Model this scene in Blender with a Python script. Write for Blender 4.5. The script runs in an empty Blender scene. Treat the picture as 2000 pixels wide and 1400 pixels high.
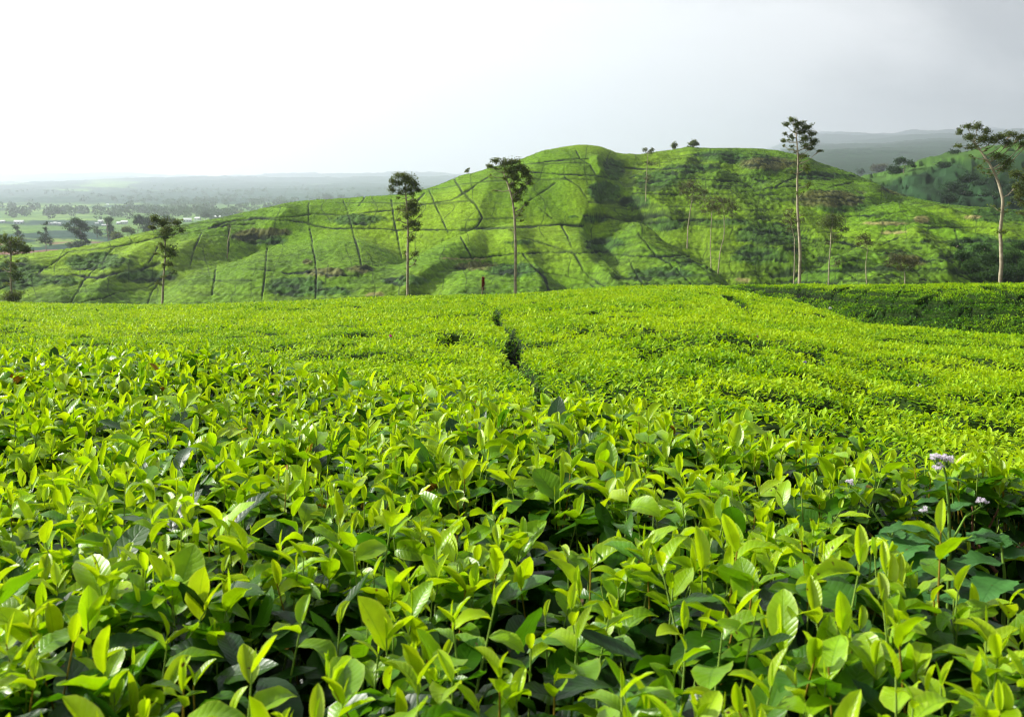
import bpy, math, random
import numpy as np

# ------------------------------------------------------------------ camera, sky, sun, exposure
FPX = 2145.0                      # focal length in pixels of a 2000 px wide frame
HOR = 500.0                       # row of the true horizon in that frame
SC = bpy.context.scene
cam_d = bpy.data.cameras.new("camera")
cam = bpy.data.objects.new("camera", cam_d)
SC.collection.objects.link(cam)
SC.camera = cam
cam.location = (0, 0, 0)
cam.rotation_euler = (math.radians(90), 0, 0)
cam_d.sensor_width = 36.0
cam_d.lens = 36.0 * FPX / 2000.0
cam_d.shift_y = -(700 - HOR) / 2000.0
cam_d.clip_start = 0.05
cam_d.clip_end = 60000
cam_d.dof.use_dof = True
cam_d.dof.focus_distance = 6.0
cam_d.dof.aperture_fstop = 16.0

SUN_AZ = -74.0                    # degrees from straight ahead, negative = to the left
SUN_EL = 33.0
wd = bpy.data.worlds.new("World")
SC.world = wd
wd.use_nodes = True
nt = wd.node_tree
nt.nodes.clear()
N, L = nt.nodes.new, nt.links.new
wout = N("ShaderNodeOutputWorld")
sky = N("ShaderNodeTexSky")
sky.sky_type = 'NISHITA'
sky.sun_disc = False
sky.sun_elevation = math.radians(SUN_EL)
sky.sun_rotation = math.radians(SUN_AZ)
bg1 = N("ShaderNodeBackground"); bg1.inputs[1].default_value = 0.10
L(sky.outputs[0], bg1.inputs[0])
tc = N("ShaderNodeTexCoord")
sep = N("ShaderNodeSeparateXYZ"); L(tc.outputs['Generated'], sep.inputs[0])
# cloud deck: bright towards the sun side, greyer on the other side
dotn = N("ShaderNodeVectorMath"); dotn.operation = 'DOT_PRODUCT'
L(tc.outputs['Generated'], dotn.inputs[0]); dotn.inputs[1].default_value = (-0.90, 0.28, -0.62)
noi = N("ShaderNodeTexNoise"); noi.inputs['Scale'].default_value = 4.2; noi.inputs['Detail'].default_value = 7.0; noi.inputs['Roughness'].default_value = 0.55; noi.inputs['Distortion'].default_value = 0.6
mapn = N("ShaderNodeMapping"); mapn.inputs['Scale'].default_value = (1, 1, 3.0)
L(tc.outputs['Generated'], mapn.inputs[0]); L(mapn.outputs[0], noi.inputs['Vector'])
nm = N("ShaderNodeMath"); nm.operation = 'MULTIPLY_ADD'; L(noi.outputs['Fac'], nm.inputs[0]); nm.inputs[1].default_value = 0.85
L(dotn.outputs['Value'], nm.inputs[2])
ramp = N("ShaderNodeValToRGB"); L(nm.outputs[0], ramp.inputs[0])
mr = N("ShaderNodeMapRange"); L(nm.outputs[0], mr.inputs[0])
mr.inputs[1].default_value = -0.30; mr.inputs[2].default_value = 1.22
L(mr.outputs[0], ramp.inputs[0])
cr = ramp.color_ramp
cr.elements[0].position = 0.0; cr.elements[0].color = (0.13, 0.13, 0.13, 1)
cr.elements[1].position = 1.0; cr.elements[1].color = (1.05, 1.05, 1.05, 1)
for p_, c_ in ((0.15, (0.21, 0.206, 0.202)), (0.28, (0.33, 0.325, 0.318)), (0.38, (0.56, 0.55, 0.535)), (0.50, (0.78, 0.765, 0.75)), (0.82, (0.88, 0.87, 0.85))):
    e = cr.elements.new(p_); e.color = (*c_, 1)
bg2 = N("ShaderNodeBackground"); bg2.inputs[1].default_value = 0.80
L(ramp.outputs[0], bg2.inputs[0])
mixw = N("ShaderNodeMixShader"); mixw.inputs[0].default_value = 0.97
L(bg1.outputs[0], mixw.inputs[1]); L(bg2.outputs[0], mixw.inputs[2]); L(mixw.outputs[0], wout.inputs[0])

sun_d = bpy.data.lights.new("sun", 'SUN')
sun_d.energy = 5.0
sun_d.angle = math.radians(1.6)
sun_d.color = (1.0, 0.96, 0.88)
sun = bpy.data.objects.new("sun", sun_d)
SC.collection.objects.link(sun)
_az, _el = math.radians(SUN_AZ), math.radians(SUN_EL)
SUNV = np.array([math.sin(_az) * math.cos(_el), math.cos(_az) * math.cos(_el), math.sin(_el)])
from mathutils import Vector
sun.rotation_euler = Vector(SUNV).to_track_quat('Z', 'Y').to_euler()

vs = SC.view_settings
vs.view_transform = 'Standard'; vs.look = 'None'; vs.exposure = 1.04; vs.gamma = 1.0
SC.cycles.max_bounces = 8
SC.cycles.transmission_bounces = 6
SC.cycles.diffuse_bounces = 4
SC.cycles.volume_bounces = 1
SC.cycles.use_denoising = True
SC.cycles.filter_width = 1.1
SC.cycles.sample_clamp_indirect = 6.0

RNG = np.random.default_rng(11)
random.seed(5)

# ------------------------------------------------------------------ helpers
def smooth(e0, e1, x):
    t = np.clip((x - e0) / (e1 - e0), 0, 1)
    return t * t * (3 - 2 * t)

def _hash(ix, iy, seed):
    h = (ix.astype(np.int64) * 374761393 + iy.astype(np.int64) * 668265263 + seed * 974634777) & 0xFFFFFFFF
    h = ((h ^ (h >> 13)) * 1274126177) & 0xFFFFFFFF
    h = h ^ (h >> 16)
    return (h & 0xFFFFFF) / float(0xFFFFFF)

def vnoise(x, y, seed=0):
    x = np.asarray(x, float); y = np.asarray(y, float)
    ix = np.floor(x); iy = np.floor(y)
    fx = x - ix; fy = y - iy
    fx = fx * fx * (3 - 2 * fx); fy = fy * fy * (3 - 2 * fy)
    ix = ix.astype(np.int64); iy = iy.astype(np.int64)
    a = _hash(ix, iy, seed); b = _hash(ix + 1, iy, seed)
    c = _hash(ix, iy + 1, seed); d = _hash(ix + 1, iy + 1, seed)
    return (a * (1 - fx) + b * fx) * (1 - fy) + (c * (1 - fx) + d * fx) * fy

def fbm(x, y, octv=4, seed=0, gain=0.5):
    """roughly -1..1"""
    s = 0; a = 1.0; t = 0
    for k in range(octv):
        s = s + a * (vnoise(x, y, seed + 17 * k) * 2 - 1)
        t += a; a *= gain; x = np.asarray(x) * 2.03 + 11.3; y = np.asarray(y) * 2.03 - 7.1
    return s / t * 1.6

def worley(x, y, seed=0):
    """F1, F2 distances and a per-cell random number"""
    x = np.asarray(x, float); y = np.asarray(y, float)
    ix = np.floor(x).astype(np.int64); iy = np.floor(y).astype(np.int64)
    f1 = np.full(x.shape, 9.0); f2 = np.full(x.shape, 9.0); idr = np.zeros(x.shape)
    for dx in (-1, 0, 1):
        for dy in (-1, 0, 1):
            jx = ix + dx; jy = iy + dy
            px = jx + 0.1 + 0.8 * _hash(jx, jy, seed); py = jy + 0.1 + 0.8 * _hash(jx, jy, seed + 5)
            d = np.sqrt((px - x) ** 2 + (py - y) ** 2)
            r = _hash(jx, jy, seed + 9)
            closer = d < f1
            f2 = np.where(closer, f1, np.minimum(f2, d))
            idr = np.where(closer, r, idr)
            f1 = np.where(closer, d, f1)
    return f1, f2, idr

def curve(pts):
    xs = np.array([p[0] for p in pts], float); ys = np.array([p[1] for p in pts], float)
    # monotone-ish smooth interpolation: Catmull-Rom sampled then linear
    t = []; v = []
    for i in range(len(xs) - 1):
        p0 = ys[max(i - 1, 0)]; p1 = ys[i]; p2 = ys[i + 1]; p3 = ys[min(i + 2, len(xs) - 1)]
        x0 = xs[max(i - 1, 0)]; x1 = xs[i]; x2 = xs[i + 1]; x3 = xs[min(i + 2, len(xs) - 1)]
        m1 = (p2 - p0) / max(x2 - x0, 1e-6) * (x2 - x1); m2 = (p3 - p1) / max(x3 - x1, 1e-6) * (x2 - x1)
        for s in np.linspace(0, 1, 8, endpoint=False):
            h = (2*s**3-3*s**2+1)*p1 + (s**3-2*s**2+s)*m1 + (-2*s**3+3*s**2)*p2 + (s**3-s**2)*m2
            t.append(x1 + s * (x2 - x1)); v.append(h)
    t.append(xs[-1]); v.append(ys[-1])
    t = np.array(t); v = np.array(v)
    return lambda u: np.interp(u, t, v)

def P(u, v, Y):
    """world point seen at (u, v) of the 2000 px frame at distance Y"""
    return ((u - 1000.0) / FPX * Y, Y, (HOR - v) / FPX * Y)

def link(o, parent=None):
    SC.collection.objects.link(o)
    if parent is not None:
        o.parent = parent
    return o

def tag(o, label=None, cat=None, group=None, kind=None):
    if label: o["label"] = label
    if cat: o["category"] = cat
    if group: o["group"] = group
    if kind: o["kind"] = kind
    return o

def np_mesh(name, verts, faces, mats=(), parent=None, tint=None, luv=None, matidx=None, smooth_=True, flatten=False):
    """faces: list of (M,k) int arrays"""
    me = bpy.data.meshes.new(name)
    verts = np.asarray(verts, np.float32)
    fl = [np.asarray(f, np.int32) for f in (faces if isinstance(faces, list) else [faces]) if len(f)]
    nl = sum(f.size for f in fl); nf = sum(len(f) for f in fl)
    me.vertices.add(len(verts)); me.vertices.foreach_set("co", verts.ravel())
    me.loops.add(nl); me.loops.foreach_set("vertex_index", np.concatenate([f.ravel() for f in fl]))
    me.polygons.add(nf)
    tot = np.concatenate([np.full(len(f), f.shape[1], np.int32) for f in fl])
    st = np.concatenate([[0], np.cumsum(tot)[:-1]]).astype(np.int32)
    me.polygons.foreach_set("loop_start", st); me.polygons.foreach_set("loop_total", tot)
    for m in mats: me.materials.append(m)
    if matidx is not None: me.polygons.foreach_set("material_index", np.asarray(matidx, np.int32))
    me.polygons.foreach_set("use_smooth", np.full(nf, bool(smooth_)))
    if tint is not None:
        a = me.attributes.new("tint", 'FLOAT_COLOR', 'POINT')
        t = np.ones((len(verts), 4), np.float32); t[:, :3] = tint
        a.data.foreach_set("color", t.ravel())
    if luv is not None:
        a = me.attributes.new("leafuv", 'FLOAT_VECTOR', 'POINT')
        a.data.foreach_set("vector", np.asarray(luv, np.float32).ravel())
    me.update(calc_edges=True)
    return link(bpy.data.objects.new(name, me), parent)

class MB:
    """gathers pieces of one mesh"""
    def __init__(s): s.v = []; s.f = {}; s.t = []; s.uv = []; s.n = 0
    def add(s, v, faces, tint=None, luv=None):
        v = np.asarray(v, np.float32); 
        for f in (faces if isinstance(faces, list) else [faces]):
            f = np.asarray(f, np.int32)
            if len(f): s.f.setdefault(f.shape[1], []).append(f + s.n)
        s.v.append(v)
        s.t.append(np.broadcast_to(np.asarray(tint if tint is not None else (1, 1, 1), np.float32), (len(v), 3)))
        s.uv.append(np.asarray(luv, np.float32) if luv is not None else np.zeros((len(v), 3), np.float32))
        s.n += len(v)
    def build(s, name, mats, parent=None, smooth_=True):
        if not isinstance(mats, (list, tuple)): mats = [mats]
        return np_mesh(name, np.concatenate(s.v), [np.concatenate(f) for f in s.f.values()], mats, parent,
                       np.concatenate(s.t), np.concatenate(s.uv), smooth_=smooth_)

def tube(pts, rads, sides=7, close=True):
    pts = np.asarray(pts, float); n = len(pts)
    rads = np.asarray(rads, float)
    d = np.gradient(pts, axis=0); d /= np.linalg.norm(d, axis=1)[:, None] + 1e-9
    ref = np.array([0.31, 0.95, 0.05]) if abs(d[0][2]) > 0.7 else np.array([0, 0, 1.0])
    a = np.cross(d, ref); a /= np.linalg.norm(a, axis=1)[:, None] + 1e-9
    b = np.cross(d, a)
    th = np.linspace(0, 2 * np.pi, sides, endpoint=False)
    v = pts[:, None] + rads[:, None, None] * (np.cos(th)[None, :, None] * a[:, None] + np.sin(th)[None, :, None] * b[:, None])
    v = v.reshape(-1, 3)
    i = np.arange(n - 1)[:, None] * sides; j = np.arange(sides)[None]; j2 = (j + 1) % sides
    f = np.stack([i + j, i + j2, i + sides + j2, i + sides + j], -1).reshape(-1, 4)
    if close:
        v = np.concatenate([v, pts[-1:]])
        k = (n - 1) * sides
        j = np.arange(sides)
        ft = np.stack([k + j, k + (j + 1) % sides, np.full(sides, n * sides)], -1)
        return v, [f, ft]
    return v, [f]

# ------------------------------------------------------------------ materials
def mat(name):
    m = bpy.data.materials.new(name); m.use_nodes = True
    t = m.node_tree; t.nodes.clear()
    o = t.nodes.new("ShaderNodeOutputMaterial")
    return m, t, o, t.nodes.new, t.links.new

def leaf_mat(name, trans=0.42, rough=0.33, spec=0.5, tr_gain=(1.25, 1.15, 0.5), veins=True, gain=1.0):
    m, t, o, N, L = mat(name)
    at = N("ShaderNodeAttribute"); at.attribute_name = "tint"
    col = at.outputs['Color']
    bs = N("ShaderNodeBsdfPrincipled"); bs.inputs['Roughness'].default_value = rough
    bs.inputs['Specular IOR Level'].default_value = spec
    if veins:
        uv = N("ShaderNodeAttribute"); uv.attribute_name = "leafuv"
        sp = N("ShaderNodeSeparateXYZ"); L(uv.outputs['Vector'], sp.inputs[0])
        ab = N("ShaderNodeMath"); ab.operation = 'ABSOLUTE'; L(sp.outputs[0], ab.inputs[0])
        # midrib
        mid = N("ShaderNodeMapRange"); L(ab.outputs[0], mid.inputs[0]); mid.inputs[1].default_value = 0.02; mid.inputs[2].default_value = 0.10
        mid.inputs[3].default_value = 1.0; mid.inputs[4].default_value = 0.0
        # margin
        mg = N("ShaderNodeMapRange"); L(ab.outputs[0], mg.inputs[0]); mg.inputs[1].default_value = 0.80; mg.inputs[2].default_value = 1.0
        # side veins: sin((t*14 - |s|*3) )
        v1 = N("ShaderNodeMath"); v1.operation = 'MULTIPLY'; L(sp.outputs[1], v1.inputs[0]); v1.inputs[1].default_value = 62.0
        v2 = N("ShaderNodeMath"); v2.operation = 'MULTIPLY_ADD'; L(ab.outputs[0], v2.inputs[0]); v2.inputs[1].default_value = -11.0; L(v1.outputs[0], v2.inputs[2])
        v3 = N("ShaderNodeMath"); v3.operation = 'SINE'; L(v2.outputs[0], v3.inputs[0])
        vs_ = N("ShaderNodeMath"); vs_.operation = 'POWER'
        v4 = N("ShaderNodeMapRange"); L(v3.outputs[0], v4.inputs[0]); v4.inputs[1].default_value = -1; v4.inputs[2].default_value = 1
        L(v4.outputs[0], vs_.inputs[0]); vs_.inputs[1].default_value = 3.0
        mix1 = N("ShaderNodeMix"); mix1.data_type = 'RGBA'; mix1.blend_type = 'MULTIPLY'
        f1 = N("ShaderNodeMath"); f1.operation = 'MULTIPLY'; L(mid.outputs[0], f1.inputs[0]); f1.inputs[1].default_value = 0.45
        L(f1.outputs[0], mix1.inputs['Factor']); L(col, mix1.inputs['A']); mix1.inputs['B'].default_value = (0.45, 0.62, 0.4, 1)
        mix2 = N("ShaderNodeMix"); mix2.data_type = 'RGBA'
        f2 = N("ShaderNodeMath"); f2.operation = 'MULTIPLY'; L(mg.outputs[0], f2.inputs[0]); L(sp.outputs[2], f2.inputs[1])
        L(f2.outputs[0], mix2.inputs['Factor']); L(mix1.outputs['Result'], mix2.inputs['A']); mix2.inputs['B'].default_value = (0.48, 0.60, 0.06, 1)
        # mottling
        tcn = N("ShaderNodeTexCoord"); ns = N("ShaderNodeTexNoise"); ns.inputs['Scale'].default_value = 38.0; ns.inputs['Detail'].default_value = 3.0
        L(tcn.outputs['Object'], ns.inputs['Vector'])
        mo = N("ShaderNodeMapRange"); L(ns.outputs['Fac'], mo.inputs[0]); mo.inputs[1].default_value = 0.3; mo.inputs[2].default_value = 0.7
        mo.inputs[3].default_value = 0.78; mo.inputs[4].default_value = 1.18
        vm = N("ShaderNodeVectorMath"); vm.operation = 'SCALE'; L(mix2.outputs['Result'], vm.inputs[0]); L(mo.outputs[0], vm.inputs['Scale'])
        # blemishes (brown spots)
        n2 = N("ShaderNodeTexNoise"); n2.inputs['Scale'].default_value = 95.0; n2.inputs['Detail'].default_value = 1.0; L(tcn.outputs['Object'], n2.inputs['Vector'])
        sm = N("ShaderNodeMapRange"); L(n2.outputs['Fac'], sm.inputs[0]); sm.inputs[1].default_value = 0.74; sm.inputs[2].default_value = 0.79
        mix3 = N("ShaderNodeMix"); mix3.data_type = 'RGBA'; L(sm.outputs[0], mix3.inputs['Factor']); L(vm.outputs[0], mix3.inputs['A']); mix3.inputs['B'].default_value = (0.10, 0.055, 0.02, 1)
        col = mix3.outputs['Result']
        bp = N("ShaderNodeBump"); bp.inputs['Strength'].default_value = 0.30; bp.inputs['Distance'].default_value = 0.0007
        hh = N("ShaderNodeMath"); hh.operation = 'ADD'; L(vs_.outputs[0], hh.inputs[0]); L(mid.outputs[0], hh.inputs[1])
        hm = N("ShaderNodeMath"); hm.operation = 'MULTIPLY_ADD'; L(hh.outputs[0], hm.inputs[0]); hm.inputs[1].default_value = -1.0; L(ns.outputs['Fac'], hm.inputs[2])
        L(hm.outputs[0], bp.inputs['Height']); L(bp.outputs[0], bs.inputs['Normal'])
    if gain != 1.0:
        g = N("ShaderNodeVectorMath"); g.operation = 'SCALE'; L(col, g.inputs[0]); g.inputs['Scale'].default_value = gain; col = g.outputs[0]
    L(col, bs.inputs['Base Color'])
    tr = N("ShaderNodeBsdfTranslucent")
    gm = N("ShaderNodeVectorMath"); gm.operation = 'MULTIPLY'; L(col, gm.inputs[0]); gm.inputs[1].default_value = tr_gain
    L(gm.outputs[0], tr.inputs[0])
    mx = N("ShaderNodeMixShader"); mx.inputs[0].default_value = trans
    L(bs.outputs[0], mx.inputs[1]); L(tr.outputs[0], mx.inputs[2]); L(mx.outputs[0], o.inputs[0])
    return m

def simple_mat(name, c1, c2, scale=3.0, rough=0.8, detail=5.0, bump=0.0, bscale=None, stretch=(1, 1, 1), usetint=False):
    m, t, o, N, L = mat(name)
    tcn = N("ShaderNodeTexCoord"); mp = N("ShaderNodeMapping"); mp.inputs['Scale'].default_value = stretch
    L(tcn.outputs['Object'], mp.inputs[0])
    ns = N("ShaderNodeTexNoise"); ns.inputs['Scale'].default_value = scale; ns.inputs['Detail'].default_value = detail
    L(mp.outputs[0], ns.inputs['Vector'])
    mr = N("ShaderNodeMapRange"); L(ns.outputs['Fac'], mr.inputs[0]); mr.inputs[1].default_value = 0.32; mr.inputs[2].default_value = 0.68
    mx = N("ShaderNodeMix"); mx.data_type = 'RGBA'; L(mr.outputs[0], mx.inputs['Factor'])
    mx.inputs['A'].default_value = (*c1, 1); mx.inputs['B'].default_value = (*c2, 1)
    bs = N("ShaderNodeBsdfPrincipled"); bs.inputs['Roughness'].default_value = rough; bs.inputs['Specular IOR Level'].default_value = 0.08
    c = mx.outputs['Result']
    if usetint:
        at = N("ShaderNodeAttribute"); at.attribute_name = "tint"
        m2 = N("ShaderNodeMix"); m2.data_type = 'RGBA'; m2.blend_type = 'MULTIPLY'; m2.inputs['Factor'].default_value = 1.0
        L(c, m2.inputs['A']); L(at.outputs['Color'], m2.inputs['B']); c = m2.outputs['Result']
    L(c, bs.inputs['Base Color'])
    if bump:
        bp = N("ShaderNodeBump"); bp.inputs['Strength'].default_value = 0.8; bp.inputs['Distance'].default_value = bump
        L(ns.outputs['Fac'], bp.inputs['Height']); L(bp.outputs[0], bs.inputs['Normal'])
    L(bs.outputs[0], o.inputs[0])
    return m

M_leaf = leaf_mat("tea_leaf", trans=0.44, rough=0.34, spec=0.42)
M_leaf_far = leaf_mat("tea_leaf_field", trans=0.40, rough=0.5, spec=0.22, veins=False)
M_tree_leaf = leaf_mat("tree_foliage", trans=0.38, rough=0.6, spec=0.2, veins=False)
M_weed = leaf_mat("weed_leaf", trans=0.3, rough=0.6, spec=0.3)
M_flower = leaf_mat("flower_petals", trans=0.3, rough=0.8, spec=0.1, tr_gain=(1, 1, 1), veins=False)
M_bark = simple_mat("pale_bark", (0.21, 0.18, 0.12), (0.42, 0.37, 0.26), scale=1.6, bump=0.03, stretch=(1, 1, 1.8))
M_twig = simple_mat("woody_twig", (0.07, 0.035, 0.02), (0.20, 0.11, 0.065), scale=25, bump=0.002)
M_stem = simple_mat("green_stem", (0.16, 0.26, 0.04), (0.24, 0.36, 0.06), scale=20, usetint=True, rough=0.5)
M_soil = simple_mat("soil_under_bushes", (0.022, 0.016, 0.010), (0.07, 0.05, 0.03), scale=6, bump=0.02)
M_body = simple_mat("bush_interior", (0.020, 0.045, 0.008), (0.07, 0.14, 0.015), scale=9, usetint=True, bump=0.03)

# ------------------------------------------------------------------ terrain of the plateau (heights as functions of column u and distance Y)
c_bed = curve([(-900, 640), (-300, 662), (0, 683), (250, 700), (500, 716), (750, 738), (1000, 762), (1250, 788), (1500, 812), (1750, 838), (2000, 858), (2500, 900), (3000, 930)])
c_edge = curve([(-900, 585), (-300, 588), (0, 592), (150, 595), (320, 598), (500, 592), (700, 585), (900, 578), (1000, 576), (1100, 569), (1200, 562), (1300, 560), (1450, 558), (1600, 557), (1800, 555), (2000, 553), (2500, 548), (3000, 545)])
c_nrow = curve([(1300, 562), (1430, 571), (1500, 582), (1560, 592), (1620, 607), (1660, 622), (1700, 631), (1800, 640), (1900, 647), (2000, 652), (2400, 680), (3000, 700)])
c_ndist = curve([(1300, 92), (1430, 86), (1500, 74), (1560, 64), (1620, 55), (1700, 48), (1850, 42), (2000, 38), (2400, 34), (3000, 32)])
c_edist = curve([(-900, 110), (0, 104), (900, 100), (1300, 100), (1430, 100), (1600, 86), (1800, 76), (2000, 72), (3000, 66)])

def bed_edge(u):
    return 0.42 * FPX / (c_bed(u) - HOR)

def field_h(u, Y):
    De = c_edist(u); hE = (c_edge(u) - HOR) / FPX * De
    s = (hE - 0.95) / De
    hl = 0.95 + s * Y
    w = smooth(1360, 1470, u)
    Dn = c_ndist(u); hn = (c_nrow(u) - HOR) / FPX * Dn
    hr = 0.95 + (hn - 0.95) / Dn * Y
    trough = hn + 3.0
    ym = Dn + 0.40 * (De - Dn)
    hr = np.where(Y > Dn, hn + (trough - hn) * smooth(Dn - 2, ym, Y), hr)
    t = np.clip((Y - ym) / (De - ym), 0, 1)
    hr = np.where(Y > ym, trough + (hE - trough) * np.sin(t * np.pi / 2) ** 1.3, hr)
    h = hl * (1 - w) + hr * w
    over = np.clip(Y - De, 0, None)
    return h + 0.012 * over ** 2 * (over < 12) + (over >= 12) * (1.73 + 0.29 * (over - 12))

def gap_mask(u, Y):
    """the picking gap that opens towards the lower right corner of the front bed"""
    dA = np.interp(u, [1430, 1560, 1700, 1850, 2000, 2300], [1.90, 1.66, 1.50, 1.36, 1.24, 1.10])
    dB = np.interp(u, [1430, 1560, 1700, 1850, 2000, 2300], [1.92, 2.00, 2.12, 2.20, 2.22, 2.3])
    mid = (dA + dB) / 2; half = np.maximum((dB - dA) / 2, 0.02)
    m = 1 - smooth(0.72, 1.12, np.abs(Y - mid) / half)
    return m * smooth(1450, 1640, u)

PATHS_FIELD = [  # (row, column) polylines on the field as seen, with half width in metres
    ([(940, 590), (955, 602), (975, 612), (968, 622), (985, 640), (1005, 662), (1003, 690), (1030, 715), (1045, 742), (1075, 775), (1120, 815)], 0.125),
    ([(1420, 578), (1445, 592), (1470, 606)], 0.35),
    ([(905, 597), (960, 598)], 0.5), ([(900, 605), (950, 603)], 0.4),
    ([(1300, 668), (1330, 664), (1370, 668), (1420, 668), (1480, 676)], 0.22),
    ([(485, 646), (520, 650), (552, 654)], 0.22), ([(620, 632), (680, 634)], 0.3),
    ([(1860, 660), (1930, 668), (1990, 674)], 0.22), ([(1560, 608), (1610, 616)], 0.25), ([(1640, 652), (1790, 662)], 0.16),
    ([(1140, 646), (1180, 650)], 0.2), ([(40, 628), (62, 632)], 0.25),
    ([(1450, 551), (1520, 566), (1640, 584), (1740, 590), (1850, 592), (2050, 600)], 0.30),
    ([(1600, 575), (1635, 572)], 0.35), ([(1800, 584), (1830, 574)], 0.35), ([(1930, 560), (1985, 585)], 0.35),
    ([(1700, 612), (1820, 616), (2050, 622)], 0.28), ([(1500, 568), (1700, 572), (1790, 578)], 0.28),
    ([(1180, 574), (1330, 572)], 0.35), ([(1290, 586), (1330, 584)], 0.35), ([(690, 600), (760, 603)], 0.3), ([(820, 640), (880, 636)], 0.25),
]
_xs = np.linspace(-300, 2300, 521)
def field_point(u, v, lo=5.5, hi=110):
    Ys = np.linspace(lo, hi, 1200)
    rows = HOR + FPX * field_h(np.full_like(Ys, u), Ys) / Ys
    rm = np.minimum.accumulate(rows)
    k = int(np.argmax(rm <= v)) if (rm <= v).any() else len(Ys) - 1
    return (u - 1000) / FPX * Ys[k], Ys[k]
def bank_point(u, v):
    Ys = np.linspace(float(c_ndist(u)) + 0.45 * float(c_edist(u) - c_ndist(u)), float(c_edist(u)), 400)
    rows = HOR + FPX * field_h(np.full_like(Ys, u), Ys) / Ys
    k = int(np.argmax(rows <= v)) if (rows <= v).any() else len(Ys) - 1
    return (u - 1000) / FPX * Ys[k], Ys[k]
PATHW = []
for pl, hw in PATHS_FIELD:
    pts = []
    for (u0, v0) in pl:
        onbank = u0 > 1440 and v0 < float(c_nrow(u0)) - 3
        pts.append(bank_point(u0, v0) if onbank else field_point(u0, v0))
    PATHW.append((np.array(pts), hw))

def seg_dist(x, y, poly):
    best = np.full(np.shape(x), 1e9)
    for i in range(len(poly) - 1):
        ax, ay = poly[i]; bx, by = poly[i + 1]
        dx, dy = bx - ax, by - ay; l2 = dx * dx + dy * dy + 1e-9
        t = np.clip(((x - ax) * dx + (y - ay) * dy) / l2, 0, 1)
        best = np.minimum(best, np.hypot(x - ax - t * dx, y - ay - t * dy))
    return best

def field_gap(x, y):
    """0..1: how much of a gap between bushes there is here"""
    g = np.zeros(np.shape(x))
    wob = fbm(x * 0.9, y * 0.7, 3, 41) * 0.05
    for poly, hw in PATHW:
        lo = poly.min(0) - 2; hi = poly.max(0) + 2
        m = (x > lo[0]) & (x < hi[0]) & (y > lo[1]) & (y < hi[1])
        if m.any():
            d = seg_dist(x[m], y[m], poly) + wob[m]
            g[m] = np.maximum(g[m], 1 - smooth(hw * 0.55, hw * 1.3, d))
    # gaps between single bushes, here and there
    f1, f2, r = worley(x / 1.25 + fbm(x, y, 2, 7) * 0.12, y / 1.25, 3)
    dens = smooth(-0.15, 0.6, fbm(x / 4.0, y / 5.0, 3, 23))
    f3, f4, r2 = worley(x / 2.6, y / 3.4, 13)
    g = np.maximum(g, (1 - smooth(0.03, 0.11, f2 - f1)) * dens * 0.8)
    g = np.maximum(g, (1 - smooth(0.015, 0.05, f4 - f3)) * smooth(-0.1, 0.4, fbm(x / 3.0, y / 3.0, 2, 29)) * 0.9)
    hole = smooth(0.56, 0.76, fbm(x / 0.55, y / 0.8, 2, 31) + 0.22 * fbm(x / 4.0, y / 4.0, 2, 33))
    g = np.maximum(g, hole * 0.85)
    return g

def canopy(x, Y, gaps=None):
    """top of the tea bushes, world z"""
    u = 1000 + x / np.maximum(Y, 0.3) * FPX
    e = bed_edge(u)
    near = -0.42 + 0.030 * fbm(x / 0.55, Y / 0.55, 3, 1) + 0.03 * fbm(x / 1.6, Y / 1.6, 2, 2) - 0.02 * smooth(0.9, 0.5, Y)
    near = near - 0.30 * gap_mask(u, Y)
    fh = -field_h(u, Y) + (0.036 * fbm(x / 0.45, Y / 0.45, 2, 3) + 0.06 * fbm(x / 1.3, Y / 1.3, 2, 6) + 0.10 * fbm(x / 6, Y / 6, 3, 4)) * smooth(4, 9, Y)
    if gaps is not None:
        fh = fh - (0.28 + 0.04 * (Y > c_ndist(u) + 4) * (u > 1440)) * gaps
    w = smooth(e - 0.10, e + 0.75, Y)
    return near * (1 - w) + fh * w

# --- the ground sheet under plateau bushes
def polar_grid(us, Ys):
    U, Y = np.meshgrid(us, Ys)
    nu, ny = len(us), len(Ys)
    i = np.arange(ny - 1)[:, None] * nu + np.arange(nu - 1)[None]
    f = np.stack([i, i + 1, i + nu + 1, i + nu], -1).reshape(-1, 4)
    return U, Y, f

us = np.linspace(-1500, 3500, 260); Ys = np.geomspace(0.25, 165, 260)
U, Y, f = polar_grid(us, Ys)
X = (U - 1000) / FPX * Y
Z = canopy(X, Y) - 0.95
tag(np_mesh("ground", np.stack([X, Y, Z], -1).reshape(-1, 3), f, [M_soil]), kind="structure")

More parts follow.
